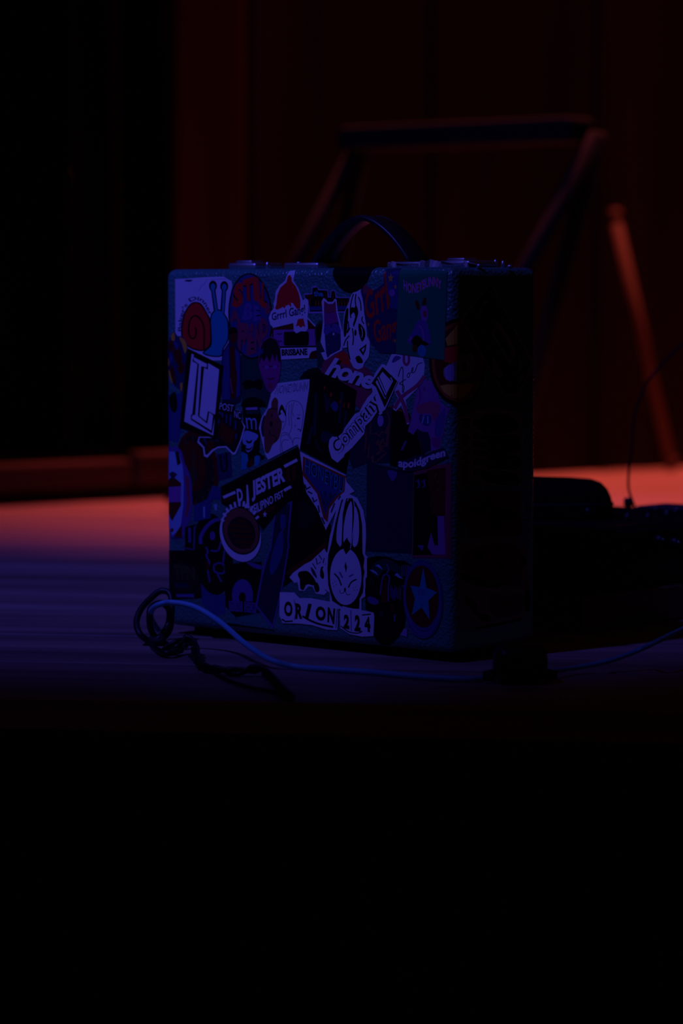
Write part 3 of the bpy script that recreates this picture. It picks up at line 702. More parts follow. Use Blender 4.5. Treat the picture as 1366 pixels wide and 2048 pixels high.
# --- pink and violet face
s = Sticker('pink and violet painted face sticker', G6)
s.poly([(540, 475), (640, 490), (740, 560), (780, 800), (860, 880), (945, 930), (900, 1000), (885, 1120), (805, 1470), (785, 1625), (650, 1610), (640, 1400), (560, 1310), (430, 1240), (370, 1335), (285, 1280), (330, 1100), (370, 920), (420, 650)], 'PUR')
s.poly([(430, 880), (650, 810), (790, 870), (760, 1050), (700, 1130), (640, 1000), (450, 1000)], 'PINK', 2); s.poly([(470, 1020), (520, 1020), (500, 1110), (560, 1030), (640, 1030), (660, 1110), (620, 1190), (540, 1190), (470, 1120)], 'SLATE', 2); s.poly([(720, 1090), (870, 900), (880, 1100), (800, 1400), (700, 1350)], 'VIO', 1)
s.poly([(430, 1240), (520, 1290), (600, 1290), (640, 1400), (650, 1590), (560, 1560), (440, 1380)], 'DNAVY', 1); s.line([(470, 600), (480, 760), (440, 860)], 22, 'MAG', 4); s.line([(540, 580), (545, 640)], 26, 'MAG'); s.line([(600, 1040), (600, 1160)], 22, 'SKY'); s.line([(540, 1050), (505, 1160)], 18, 'SKY'); s.poly([(660, 1370), (810, 1380), (780, 1560), (660, 1500)], 'MAG', 1); s.line([(470, 1440), (510, 1640)], 24, 'OLV'); s.done()
# --- corner round sticker
cu, cv = front_uv(905, 724)
class Raw(Sticker):
    def uv(s, p): return (W + p[0], cv + p[1])
s = Raw('round orange sticker wrapped around the case corner')
s.ell(0.0080, 0, 0.0345, 0.0388, 'K', 0, 44); s.ell(0.0080, 0, 0.0315, 0.0355, 'ORG', 0, 40); s.ell(0.0085, 0, 0.0285, 0.0325, 'DRED', 0, 36)
s.part('picture').poly([(-0.008, 0.020), (0.003, 0.033), (0.003, 0.016), (-0.006, 0.014)], 'YEL'); s.poly([(-0.010, 0.012), (0.004, 0.014), (0.004, -0.002), (-0.009, 0.0)], 'RED')
s.poly([(-0.010, -0.006), (0.000, 0.000), (0.012, 0.010), (0.026, 0.006), (0.024, -0.010), (0.010, -0.016), (-0.007, -0.016)], 'CRM', 2); s.poly([(-0.009, -0.006), (-0.001, -0.002), (-0.001, -0.016), (-0.007, -0.015)], 'LIL', 2); s.poly([(-0.014, -0.021), (0.006, -0.0195), (0.026, -0.020), (0.012, -0.031), (-0.002, -0.031)], 'YEL', 2); s.line([(0.004, 0.012), (0.014, 0.008), (0.024, 0.011), (0.030, 0.005)], 0.004, 'K', 3); s.ell(0.012, -0.004, 0.003, 0.004, 'K'); s.done()
# --- teal card
s = Sticker('dark teal card with a rabbit-eared figure and pink lettering', F2)
s.poly([(848, 78), (1257, 90), (1237, 855), (822, 800)], 'TEAL')
pth = [(888, 248), (945, 285), (1010, 278), (1080, 240), (1145, 226), (1212, 258)]
s.part('lettering').wavetext('HONEYBUNNY', pth, 86, 'RED', 0.07); s.wavetext('HONEYBUNNY', pth, 84, 'LIL', 0.02)
s.part('figure').ell(1008, 385, 16, 42, 'DRED', -15); s.ell(1066, 362, 16, 46, 'DRED', 10)
s.poly([(1040, 400), (1075, 390), (1098, 450), (1085, 520), (1050, 530), (1035, 460)], 'PUR', 2); s.ell(1070, 460, 18, 30, 'ROSE')
s.poly([(1035, 510), (1085, 530), (1110, 620), (1125, 700), (1090, 740), (1060, 690), (1010, 640), (960, 720), (920, 690), (975, 590), (1000, 530)], 'VIO', 2); s.poly([(950, 690), (1000, 640), (1060, 690), (1110, 720), (1040, 740), (990, 740)], 'K', 2); s.line([(1020, 560), (1050, 600), (1060, 690)], 14, 'PUR', 3); s.line([(960, 660), (940, 690)], 20, 'PUR'); s.ell(985, 755, 22, 34, 'DRED'); s.ell(1045, 775, 36, 52, 'BLUE'); s.done()
# --- tall black concert card
s = Sticker('tall black card showing dim figures, with painted red glints', H6)
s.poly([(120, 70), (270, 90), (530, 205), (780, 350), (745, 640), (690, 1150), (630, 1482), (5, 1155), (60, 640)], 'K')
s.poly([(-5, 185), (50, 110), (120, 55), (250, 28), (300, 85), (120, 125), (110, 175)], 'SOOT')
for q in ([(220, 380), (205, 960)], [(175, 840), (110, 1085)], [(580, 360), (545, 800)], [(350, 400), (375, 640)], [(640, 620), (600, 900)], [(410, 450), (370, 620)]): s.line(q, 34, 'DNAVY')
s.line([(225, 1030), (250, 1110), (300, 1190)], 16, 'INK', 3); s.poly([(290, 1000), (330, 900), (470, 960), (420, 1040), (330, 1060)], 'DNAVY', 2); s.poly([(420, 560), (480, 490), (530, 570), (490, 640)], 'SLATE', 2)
s.part('red_lights')  # red light reflections on the card, painted as bright ink ellipses
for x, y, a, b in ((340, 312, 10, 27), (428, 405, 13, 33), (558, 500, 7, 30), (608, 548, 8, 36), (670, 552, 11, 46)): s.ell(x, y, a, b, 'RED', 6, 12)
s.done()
# --- sketch sticker
s = Sticker('white sketch sticker with a brown dog and a girl in thin lines', H3)
s.poly([(540, 230), (620, 60), (1195, -15), (1190, 130), (1025, 1195), (990, 1100), (490, 1360), (440, 1275), (372, 1000), (328, 820), (372, 650), (480, 470)], 'W')
s.part('lettering').text('HONEYBUNN', [(590, 255), (1160, 195), (1180, 15), (640, 85)], 'NAVY', 0.035); s.text('HONEYBUNN', [(590, 255), (1160, 195), (1180, 15), (640, 85)], 'W', -0.005)
s.part('dog').poly([(385, 950), (365, 800), (400, 640), (440, 620), (420, 950)], 'INK', 2)
s.poly([(540, 470), (545, 380), (600, 298), (655, 350), (655, 500), (660, 600), (722, 740), (690, 950), (640, 1040), (560, 1110), (520, 1210), (470, 1255), (425, 1180), (415, 900), (410, 740), (470, 530)], 'BRN', 3); s.line([(480, 500), (560, 485), (645, 505)], 10, 'K', 3); s.ell(600, 600, 46, 62, 'ROSE'); s.ell(540, 750, 26, 45, 'SOOT'); s.line([(500, 860), (540, 940), (610, 960), (630, 1010), (600, 1060)], 12, 'K', 4); s.ell(550, 600, 14, 26, 'SOOT')
s.part('girl').line([(730, 860), (790, 700), (790, 500), (830, 390), (920, 352), (1030, 395), (1082, 510), (1082, 660), (1055, 850), (1030, 880)], 8, 'NAVY', 5)
for q in ([(850, 420), (840, 600), (850, 780)], [(890, 400), (880, 620), (890, 800), (840, 940)], [(930, 370), (900, 540), (930, 620)], [(700, 1240), (705, 1000), (740, 900), (830, 920), (890, 1020), (910, 1120)], [(730, 960), (800, 930), (870, 1010)], [(740, 1240), (720, 1100), (760, 1020), (840, 1030)], [(905, 1080), (930, 1000), (1000, 990), (1030, 1010)], [(970, 430), (990, 420)], [(940, 760), (950, 790), (970, 770)]): s.line(q, 7, 'NAVY', 4)
s.ell(1005, 655, 28, 16, 'NAVY'); s.line([(985, 850), (1020, 840), (1050, 880)], 14, 'NAVY', 3); s.line([(990, 600), (1040, 590)], 7, 'NAVY')
s.part('small_rabbit').poly([(680, 490), (720, 415), (760, 480), (795, 580), (780, 620), (750, 540), (700, 590), (660, 600)], 'K', 2); s.ell(720, 540, 22, 30, 'W'); s.line([(690, 680), (730, 720), (760, 700)], 12, 'NAVY', 3); s.done()
# --- cut-out face
s = Sticker('cut-out purple photo of a face with a dark fringe', F1)
s.poly([(848, 900), (853, 780), (880, 695), (940, 655), (1000, 680), (1030, 760), (1036, 900), (1022, 1010), (990, 1092), (950, 1132), (915, 1100), (880, 1010)], 'MAG', 3)
s.poly([(850, 890), (856, 780), (882, 700), (940, 660), (998, 684), (1028, 764), (1034, 880), (1010, 860), (1000, 800), (985, 870), (965, 800), (940, 880), (915, 820), (890, 870), (872, 830)], 'SOOT', 1); s.line([(885, 910), (1015, 905)], 8, 'K'); s.ell(915, 915, 20, 16, 'PUR'); s.ell(985, 912, 20, 16, 'PUR'); s.line([(920, 1010), (950, 1020), (975, 1005)], 10, 'DRED', 3); s.ell(948, 1075, 24, 28, 'ROSE'); s.poly([(855, 770), (885, 755), (880, 800), (860, 810)], 'SLATE', 1); s.done()
# --- standing figure
s = Sticker('sticker of a figure in a blue coat and red scarf', F1)
s.poly([(585, 620), (610, 575), (650, 580), (668, 640), (660, 720), (685, 790), (695, 900), (690, 1210), (535, 1215), (525, 900), (545, 770), (590, 700)], 'INK', 2); s.ell(628, 665, 28, 50, 'DRED'); s.poly([(588, 640), (600, 580), (655, 580), (662, 630), (630, 620)], 'K', 2)
s.poly([(545, 790), (590, 715), (600, 1190), (535, 1190), (532, 900)], 'SLATE', 1); s.poly([(640, 750), (680, 800), (685, 1150), (655, 1180)], 'SLATE', 1); s.poly([(598, 745), (640, 740), (650, 900), (662, 1010), (650, 1180), (610, 1180), (602, 900)], 'DRED', 1)
s.line([(605, 1010), (608, 1060), (620, 1140)], 7, 'PINK'); s.done()
# --- flame creature
s = Sticker('ragged sticker of yellow, red and blue flames', F1)
s.poly([(22, 830), (60, 740), (95, 640), (120, 610), (150, 650), (185, 650), (215, 680), (238, 740), (225, 900), (205, 1040), (190, 1140), (165, 1100), (120, 1070), (70, 960), (30, 900)], 'NAVY', 2)
for q, c in (([(95, 650), (120, 615), (130, 680), (105, 690)], 'YEL'), ([(165, 660), (210, 680), (232, 740), (215, 800), (190, 720)], 'YEL'), ([(40, 850), (70, 840), (80, 890), (50, 910)], 'YEL'), ([(65, 940), (95, 960), (110, 1060), (85, 1010)], 'YEL'), ([(170, 1060), (195, 1050), (185, 1130)], 'YEL'), ([(70, 700), (110, 690), (120, 760), (80, 780)], 'DRED'), ([(110, 780), (170, 740), (190, 880), (150, 900)], 'DRED'), ([(150, 920), (215, 880), (200, 960), (170, 970)], 'DRED'), ([(80, 900), (120, 930), (140, 1060), (110, 1040)], 'DRED'), ([(120, 690), (160, 720), (150, 770), (130, 740)], 'SLATE'), ([(90, 800), (110, 830), (100, 880), (75, 850)], 'SLATE')): s.poly(q, c, 2)
s.done()
# --- badge
s = Sticker('round dark red badge ringed with worn yellow letters', PX)
s.ell(395, 938, 42, 78, 'DRED', -8, 36); s.ell(392, 940, 36, 68, 'SOOT', -8, 32); s.ell(384, 932, 28, 52, 'DRED', -8, 30)
s.part('lettering')
for k in range(16):
    a = R(-150 + 24*k); cx, cy = 393 + 35*math.cos(a), 938 + 66*math.sin(a)
    s.line([(cx - 3*math.cos(a), cy - 6*math.sin(a)), (cx + 3*math.cos(a), cy + 6*math.sin(a))], 4.5, 'OLV')
s.part('picture').poly([(386, 900), (392, 915), (388, 930), (396, 950), (385, 975), (378, 960), (384, 935)], 'OLV', 2); s.done()
s = Sticker('blue card with a black letter U', G5)
s.poly([(740, 880), (930, 845), (955, 1185), (770, 1245)], 'NAVY'); s.part('lettering').line([(790, 890), (810, 1080), (840, 1110), (880, 1060), (870, 850)], 26, 'K', 4); s.line([(845, 900), (850, 1030)], 14, 'INK'); s.done()
s = Sticker('blue and red patches of an older torn sticker', F3)
s.poly([(450, 730), (520, 745), (520, 850), (440, 850), (430, 1010), (290, 1040), (290, 900), (400, 850)], 'SLATE'); s.poly([(460, 890), (490, 890), (485, 950), (470, 940)], 'SKY', 1); s.poly([(370, 910), (385, 910), (385, 1010), (372, 1000)], 'SKY'); s.done()
# --- dark red cult lettering
s = Sticker('white-edged dark red sticker with jagged lettering', G5)
s.poly([(765, 165), (985, 185), (990, 265), (1085, 285), (1075, 410), (1135, 500), (1075, 700), (1005, 872), (970, 888), (865, 785), (760, 795), (690, 840), (615, 925), (570, 905), (555, 790), (478, 715), (500, 640), (740, 640)], 'W')
s.poly([(762, 160), (990, 180), (995, 270), (1090, 290), (1080, 420), (1115, 505), (1060, 695), (995, 845), (970, 858), (875, 765), (760, 772), (680, 815), (612, 885), (588, 880), (575, 780), (500, 700), (515, 650), (735, 655)], 'SOOT')
s.part('lettering').text('POST', [(780, 265), (965, 300), (980, 205), (785, 170)], 'W', 0.0); s.text('NC', [(985, 375), (1070, 400), (1075, 300), (985, 280)], 'W', 0.0)
for x0, y0, x1, y1 in ((775, 300, 830, 340), (820, 310, 826, 370), (880, 330, 875, 450), (935, 340, 928, 480), (1005, 420, 998, 540), (770, 400, 772, 460), (815, 500, 830, 560), (800, 580, 812, 660), (885, 540, 870, 670), (960, 600, 985, 610), (1010, 600, 1005, 660), (570, 655, 620, 770), (670, 690, 680, 740), (740, 680, 745, 700)): s.line([(x0, y0), (x1, y1)], 20, 'SLATE')
s.part('picture').poly([(800, 420), (860, 480), (1000, 560), (960, 740), (860, 730), (780, 620)], 'DRED', 1); s.poly([(600, 700), (700, 700), (720, 770), (620, 850)], 'DRED', 1); s.done()
# --- big L
s = Sticker('slanted white sticker with a black frame and an outlined letter L', PX)
s.poly([(375, 696), (448, 732), (433, 878), (360, 856)], 'K'); s.poly([(384, 707), (439, 739), (427, 871), (369, 843)], 'W')
Lp = [(388, 711), (416, 727), (415, 737), (406, 733), (398, 832), (414, 845), (418, 823), (429, 830), (424, 864), (383, 838), (384, 830), (388, 829), (397, 728), (387, 722)]
s.part('lettering').poly(Lp, 'W'); s.line(Lp, 3.0, 'K', 0, True); s.done()
# --- bottle label
s = Sticker('white-edged sticker of a red and blue label', F3)
s.poly([(25, 402), (150, 400), (188, 440), (212, 540), (252, 620), (272, 720), (278, 880), (262, 1020), (218, 1100), (205, 1190), (100, 1190), (88, 1120), (30, 1010)], 'VIO')
s.poly([(35, 440), (160, 440), (195, 560), (205, 700), (200, 900), (175, 1100), (105, 1160), (90, 1100), (35, 1000)], 'SKY'); s.poly([(32, 440), (70, 440), (60, 560), (34, 600)], 'K'); s.poly([(130, 440), (160, 440), (180, 540), (150, 560)], 'SOOT'); s.poly([(42, 700), (110, 650), (182, 710), (180, 900), (105, 1035), (42, 920)], 'DRED', 1); s.poly([(42, 745), (182, 735), (180, 870), (42, 875)], 'PUR'); s.poly([(75, 630), (110, 610), (150, 635), (110, 680)], 'INK', 1)
s.poly([(215, 640), (250, 660), (262, 880), (235, 1010), (215, 980), (235, 860)], 'ROSE', 1); s.poly([(190, 1060), (140, 1130), (120, 1170), (190, 1175)], 'DRED'); s.ell(105, 1110, 12, 18, 'DRED'); s.line([(100, 1180), (200, 1176)], 10, 'INK'); s.done()
s = Sticker('small dark label with pale upright strokes', G8)
s.poly([(310, 370), (450, 330), (450, 690), (310, 690)], 'K'); s.line([(370, 380), (375, 580)], 36, 'VIO'); s.line([(440, 360), (430, 680), (320, 660)], 18, 'VIO'); s.done()
# --- black DJ sticker
s = Sticker('black slanted sticker with bold pale block lettering', G7)
s.poly([(88, 530), (1205, -50), (1245, 250), (1275, 400), (1120, 700), (900, 900), (690, 1150), (600, 1000), (100, 770)], 'K')
s.part('lettering')
s.text('D', [(335, 745), (415, 735), (395, 548), (315, 560)], 'W', 0.04); s.text('J', [(430, 850), (505, 800), (480, 500), (440, 500)], 'W', 0.04); s.text('JESTER', [(540, 748), (1030, 512), (990, 228), (530, 448)], 'W', 0.045)
s.text('FILIPINO FIST', [(580, 925), (1000, 665), (985, 572), (560, 785)], 'W', 0.02); s.text('THE', [(490, 950), (570, 965), (560, 800), (478, 805)], 'W', 0.02)
s.part('picture').line([(125, 682), (300, 605)], 42, 'W'); s.line([(1002, 238), (1190, 140)], 44, 'W'); s.line([(1000, 582), (1102, 525)], 42, 'W')
s.line([(135, 740), (300, 670)], 34, 'DRED'); s.poly([(1030, 260), (1080, 240), (1090, 440), (1040, 470)], 'DRED'); s.poly([(1110, 240), (1180, 215), (1160, 420), (1120, 440)], 'DRED'); s.poly([(620, 900), (870, 790), (860, 860), (620, 980)], 'DRED'); s.star(725, 925, 32, 'W', 0.42, 48); s.done()
# --- orange oval
s = Sticker('white-edged oval sticker in burnt orange', G7)
s.ell(372, 1215, 290, 398, 'W', -14, 40); s.ell(384, 1165, 268, 345, 'K', -14, 36); s.ell(384, 1160, 250, 328, 'BRN', -14, 36); s.ell(390, 1190, 195, 236, 'SOOT', -18, 30)
s.part('lettering')
for y, x0, x1 in ((1010, 320, 470), (1080, 230, 510), (1150, 220, 540), (1230, 250, 560), (1310, 290, 560), (1375, 380, 520)): s.line([(x0, y), (x1, y+25)], 40, 'DRED')
for k in range(11):
    a = R(-158 + 13.0*k); cx, cy = 372 + 272*math.cos(a), 1150 + 372*math.sin(a)
    s.line([(cx - 20*math.cos(a), cy - 30*math.sin(a)), (cx + 28*math.cos(a), cy + 48*math.sin(a))], 34, 'W')
s.done()
# --- triangle in orange and blue
s = Sticker('pointed orange and blue lettering sticker over comic print', F4)
s.poly([(5, 440), (50, 465), (392, 640), (402, 700), (470, 780), (370, 830), (250, 1060), (225, 1110), (150, 930), (60, 790), (35, 700)], 'W')
s.poly([(30, 480), (395, 650), (385, 780), (320, 840), (255, 930), (240, 1045), (205, 1010), (150, 800), (25, 640)], 'ORG'); s.poly([(48, 500), (380, 665), (370, 770), (305, 830), (240, 910), (228, 1000), (170, 800), (40, 620)], 'SLATE')
s.part('lettering').text('HONEYBU', [(48, 615), (372, 800), (382, 670), (50, 500)], 'K', 0.06); s.text('HONEYBU', [(48, 615), (372, 800), (382, 670), (50, 500)], 'BLUE', 0.0); s.text('NNY', [(205, 960), (240, 940), (320, 800), (170, 770)], 'K', 0.05); s.text('NNY', [(205, 960), (240, 940), (320, 800), (170, 770)], 'SLATE', 0.0)
s.part('picture')
for q in ([(45, 720), (60, 760), (95, 740)], [(70, 780), (110, 800)], [(110, 830), (125, 870), (150, 850)], [(160, 900), (170, 960)], [(190, 1000), (215, 1060)], [(300, 880), (270, 960)], [(330, 850), (350, 820)]): s.line(q, 12, 'INK')
s.done()
# --- comic scrap
s = Sticker('white comic sticker of a leaping animal', H7)
s.poly([(165, 1660), (230, 1580), (300, 1530), (420, 1440), (540, 1380), (620, 1300), (700, 1230), (760, 1170), (805, 1250), (770, 1480), (810, 1720), (860, 1850), (760, 1960), (620, 1940), (560, 1820), (490, 1815), (420, 1895), (330, 1885), (305, 1745), (250, 1755)], 'W')
s.poly([(330, 1570), (420, 1550), (500, 1570), (610, 1720), (570, 1800), (500, 1780), (440, 1800), (410, 1880), (350, 1850), (345, 1700), (310, 1630)], 'K', 2); s.poly([(700, 1500), (745, 1480), (760, 1620), (740, 1690), (690, 1640)], 'K', 2); s.poly([(580, 1740), (650, 1760), (680, 1880), (630, 1920), (590, 1850)], 'K', 2); s.poly([(530, 1480), (600, 1560), (640, 1680), (560, 1600)], 'INK', 2)
for q in ([(620, 1330), (640, 1440), (700, 1400)], [(670, 1280), (720, 1360)], [(560, 1420), (620, 1520)], [(760, 1330), (740, 1420)], [(780, 1880), (830, 1900)]): s.line(q, 16, 'K')
s.done()
# --- rabbit
s = Sticker('black and white rabbit sticker with long ears and closed eyes', H1)
s.poly([(285, 180), (380, 178), (470, 225), (545, 380), (575, 550), (580, 700), (568, 920), (602, 965), (592, 1080), (622, 1140), (572, 1230), (572, 1320), (614, 1372), (592, 1432), (522, 1475), (522, 1650), (240, 1600), (130, 1540), (130, 1400), (58, 1350), (80, 1250), (38, 1100), (80, 1050), (58, 950), (100, 890), (130, 690), (170, 550), (225, 290)], 'W')
s.poly([(275, 245), (320, 235), (350, 225), (410, 225), (455, 285), (500, 380), (532, 560), (535, 900), (560, 970), (548, 1080), (560, 1140), (545, 1230), (548, 1330), (540, 1400), (500, 1470), (495, 1600), (300, 1590), (160, 1500), (110, 1300), (100, 1100), (110, 930), (145, 800), (200, 520)], 'K')
s.part('ears').poly([(210, 740), (222, 560), (262, 360), (300, 235), (335, 225), (290, 420), (275, 805), (235, 800)], 'W', 2); s.poly([(298, 775), (304, 560), (340, 380), (388, 262), (408, 330), (408, 560), (388, 790), (342, 712)], 'W', 2); s.poly([(412, 805), (430, 560), (440, 320), (482, 430), (494, 620), (482, 760), (452, 825)], 'W', 2)
s.line([(345, 260), (385, 200), (425, 250), (435, 420), (420, 620), (380, 860), (330, 940), (300, 880)], 9, 'W', 4)
s.part('face').ell(328, 1200, 196, 352, 'W', 0, 36); s.poly([(300, 860), (345, 715), (385, 860), (330, 925)], 'K', 1); s.poly([(325, 1010), (338, 1060), (345, 1085), (330, 1150), (318, 1090), (312, 1070)], 'K')
s.line([(185, 1162), (235, 1215), (275, 1310)], 17, 'K', 4); s.line([(462, 1232), (400, 1265), (360, 1335)], 17, 'K', 4); s.ell(318, 1362, 14, 26, 'K'); s.line([(250, 1360), (265, 1405), (300, 1400), (318, 1375), (345, 1425), (385, 1415)], 8, 'NAVY', 4)
s.line([(250, 1140), (290, 1215)], 18, 'VIO'); s.line([(420, 1170), (370, 1200)], 18, 'VIO')
for x, y in ((170, 1280), (195, 1260), (210, 1300), (180, 1320), (420, 1340), (450, 1330), (435, 1370), (470, 1360)): s.ell(x, y, 5, 7, 'NAVY', 0, 8)
s.done()
# --- ORION / 224
s = Sticker('row of white letter tiles reading ORION', PX)
s.poly([(561, 1184), (590, 1185), (600, 1196), (622, 1196), (660, 1203), (678, 1214), (676, 1260), (655, 1259), (625, 1250), (600, 1247), (567, 1246), (560, 1230)], 'W')
s.part('lettering')
for t, q in (('O', [(569, 1232), (587, 1234), (586, 1203), (570, 1202)]), ('R', [(592, 1238), (606, 1238), (608, 1209), (592, 1206)]), ('I', [(611, 1236), (618, 1238), (625, 1208), (618, 1207)]), ('O', [(632, 1240), (653, 1243), (653, 1214), (633, 1211)]), ('N', [(656, 1244), (670, 1249), (672, 1217), (657, 1214)])): s.text(t, q, 'K', 0.05)
s.part('picture').line([(565, 1238), (572, 1243), (587, 1242)], 3, 'K'); s.line([(606, 1232), (620, 1240), (640, 1248), (668, 1254)], 4, 'K', 3); s.line([(590, 1200), (594, 1222), (590, 1240)], 1.2, 'INK'); s.line([(676, 1218), (673, 1256)], 1.5, 'K'); s.done()
s = Sticker('white number tile reading 224', PX)
s.poly([(686, 1212), (702, 1216), (734, 1222), (748, 1225), (750, 1232), (748, 1272), (725, 1273), (700, 1268), (682, 1256), (681, 1222)], 'W')
s.part('lettering')
for t, q in (('2', [(688, 1256), (700, 1259), (700, 1230), (689, 1228)]), ('2', [(710, 1262), (723, 1264), (721, 1230), (711, 1229)]), ('4', [(730, 1262), (743, 1265), (741, 1234), (731, 1232)])): s.text(t, q, 'K', 0.06)
s.part('picture').line([(683, 1252), (700, 1264), (718, 1266), (726, 1262)], 2.2, 'K', 3); s.line([(703, 1220), (704, 1262)], 1.3, 'INK'); s.line([(725, 1230), (743, 1228)], 2.5, 'K'); s.done()
# --- motorcycle
s = Sticker('black sticker of a motorcycle seen head-on', H2)
s.poly([(40, 120), (200, 90), (350, 100), (470, 150), (600, 160), (720, 230), (700, 420), (640, 560), (610, 760), (630, 960), (600, 1160), (500, 1330), (360, 1460), (220, 1440), (150, 1320), (150, 940), (20, 900), (10, 600), (40, 400)], 'K')
s.poly([(110, 250), (180, 180), (330, 130), (480, 200), (590, 330), (560, 420), (400, 300), (280, 320), (200, 420), (120, 360)], 'GRN', 2)
s.poly([(165, 235), (215, 215), (245, 240), (280, 300), (220, 265)], 'SKY', 1); s.poly([(75, 300), (130, 300), (180, 330), (215, 385), (150, 350)], 'SKY', 1); s.poly([(455, 375), (500, 345), (540, 390), (595, 440), (520, 420)], 'SKY', 1); s.poly([(565, 545), (600, 530), (635, 580), (600, 570)], 'VIO', 1)
for q in ([(240, 670), (265, 480), (290, 390), (340, 370), (380, 420), (365, 560), (365, 780)], [(340, 220), (370, 290), (340, 350)]): s.line(q, 20, 'VIO', 3)
s.poly([(270, 480), (340, 420), (350, 780), (250, 800)], 'DRED', 1)
for k in range(8): s.line([(400+22*k, 540 + (k % 3)*25), (395+22*k, 720 + (k % 4)*15)], 9, 'VIO')
for x in (570, 600, 630, 655, 680): s.line([(x, 230), (x+4, 400 + (x % 3)*30)], 12, 'VIO')
s.ell(115, 470, 40, 75, 'SOOT'); s.poly([(40, 740), (90, 700), (220, 770), (180, 830), (90, 810)], 'VIO', 2); s.ell(255, 965, 26, 40, 'INK'); s.poly([(445, 985), (470, 965), (470, 1080), (450, 1085)], 'VIO'); s.ell(430, 880, 26, 70, 'DRED'); s.done()
s = Sticker('small triangular white scrap', H2); s.poly([(545, 1285), (600, 1195), (650, 1190), (645, 1320), (600, 1305)], 'LIL'); s.done()
# --- round star
s = Sticker('round sticker with a blue star on red', H2)
s.ell(890, 745, 300, 595, 'SLATE', -3, 44); s.ell(885, 740, 275, 560, 'VIO', -3, 40); s.ell(885, 720, 262, 530, 'SLATE', -3, 40); s.ell(880, 705, 250, 470, 'DRED', -3, 40); s.line([(650, 1120), (720, 1240), (860, 1325), (980, 1290), (1080, 1120)], 22, 'VIO', 4); s.line([(650, 920), (720, 1080), (860, 1190), (980, 1190), (1090, 1060)], 20, 'VIO', 4)
s.part('star').poly([(895, 262), (945, 570), (1105, 640), (975, 765), (992, 1055), (870, 870), (722, 985), (770, 740), (700, 538), (842, 560)], 'BLUE')
s.part('lettering')
for x in (820, 850, 880, 910): s.line([(x, 590), (x+4, 690)], 12, 'VIO')
s.line([(840, 735), (880, 730)], 14, 'VIO'); s.line([(870, 820), (910, 815)], 26, 'VIO'); s.done()
# --- company and diamond L
s = Sticker('white diagonal word sticker ending in a diamond with a letter L', H6)
s.poly([(398, 1100), (410, 1020), (450, 975), (520, 985), (590, 925), (620, 855), (720, 715), (760, 665), (820, 640), (860, 560), (930, 445), (1000, 370), (975, 250), (1040, 100), (1130, -15), (1165, -5), (1345, 220), (1170, 610), (1130, 640), (1135, 660), (1100, 685), (1060, 640), (980, 760), (900, 830), (885, 940), (820, 1015), (720, 1130), (620, 1215), (600, 1260), (520, 1335), (440, 1275), (405, 1160)], 'W')
s.part('lettering').text('Company', [(545, 1310), (1165, 560), (1010, 350), (400, 1080)], 'K', 0.06); s.text('Company', [(545, 1310), (1165, 560), (1010, 350), (400, 1080)], 'W', 0.012)
s.part('diamond').poly([(1135, 25), (1335, 220), (1165, 580), (1045, 300), (985, 250)], 'K'); s.poly([(1135, 90), (1270, 235), (1170, 470), (1040, 235)], 'W')
s.line([(1065, 150), (1180, 420), (1280, 215), (1240, 150)], 46, 'K'); s.line([(1072, 165), (1180, 405), (1270, 215), (1245, 170)], 20, 'W'); s.done()
# --- apoidgreen
s = Sticker('pale wavy word sticker near the case corner', G6)
s.poly([(120, 1770), (330, 1700), (430, 1655), (600, 1640), (680, 1590), (850, 1540), (890, 1590), (910, 1690), (780, 1760), (600, 1860), (300, 1920), (130, 1890)], 'INK')
pth = [(140, 1880), (310, 1895), (500, 1850), (680, 1770), (880, 1715)]
s.part('lettering').wavetext('apoidgreen', pth, 175, 'VIO', 0.08); s.wavetext('apoidgreen', pth, 170, 'W', 0.03); s.done()
# --- black disc over the top edge
s = Sticker('plain black round sticker folded over the top edge', PX)
s.ell(703, 522, 41, 63, 'K', 0, 40); s.done()
# --- side of the case
s = Sticker('black diamond sticker with thin pale edges', S1, True)
s.poly([(600, 300), (655, 318), (1165, 1270), (990, 1670), (800, 1695), (620, 1380), (245, 735)], 'CRM'); s.poly([(600, 325), (640, 335), (1120, 1290), (975, 1640), (810, 1670), (640, 1380), (285, 735)], 'K')
s.part('lettering').poly([(700, 750), (760, 800), (945, 1125), (870, 1315), (630, 920)], 'CRM'); s.poly([(690, 850), (740, 880), (880, 1130), (850, 1220), (670, 930)], 'K'); s.poly([(965, 1190), (1035, 1310), (930, 1430), (985, 1310)], 'CRM'); s.poly([(640, 1180), (790, 1430), (720, 1470), (650, 1380)], 'CRM'); s.poly([(1030, 1400), (1050, 1440), (990, 1540), (960, 1480)], 'CRM'); s.poly([(470, 620), (540, 590), (500, 690)], 'CRM'); s.poly([(520, 510), (600, 490), (610, 520), (530, 560)], 'CRM'); s.done()
s = Sticker('tall cream strip with handwritten letters running down', S2, True)
s.poly([(150, -30), (270, -60), (260, 560), (150, 590)], 'CRM')
s.part('lettering').text('JB de Friend', [(180, -20), (170, 560), (250, 530), (255, -30)], 'K', 0.02); s.done()
s = Sticker('worn sticker of stacked black letters', S2, True)
s.poly([(260, -80), (450, -110), (700, -60), (720, 100), (690, 560), (380, 560), (270, 520)], 'CRM')
s.part('lettering')
for y in (20, 130, 200, 270, 350, 440): s.line([(285, y), (400, y+20)], 46, 'K')
s.poly([(300, 0), (480, -60), (650, 0), (660, 90), (480, 120), (360, 100)], 'K', 2); s.poly([(400, 130), (680, 130), (690, 250), (570, 300), (660, 330), (660, 420), (400, 420)], 'SOOT', 1); s.poly([(590, 310), (680, 310), (680, 410), (600, 415)], 'K', 2); s.poly([(350, 460), (480, 430), (660, 470), (660, 560), (400, 530)], 'K', 2); s.done()
s = Sticker('dark red painted figure sticker', S2, True)
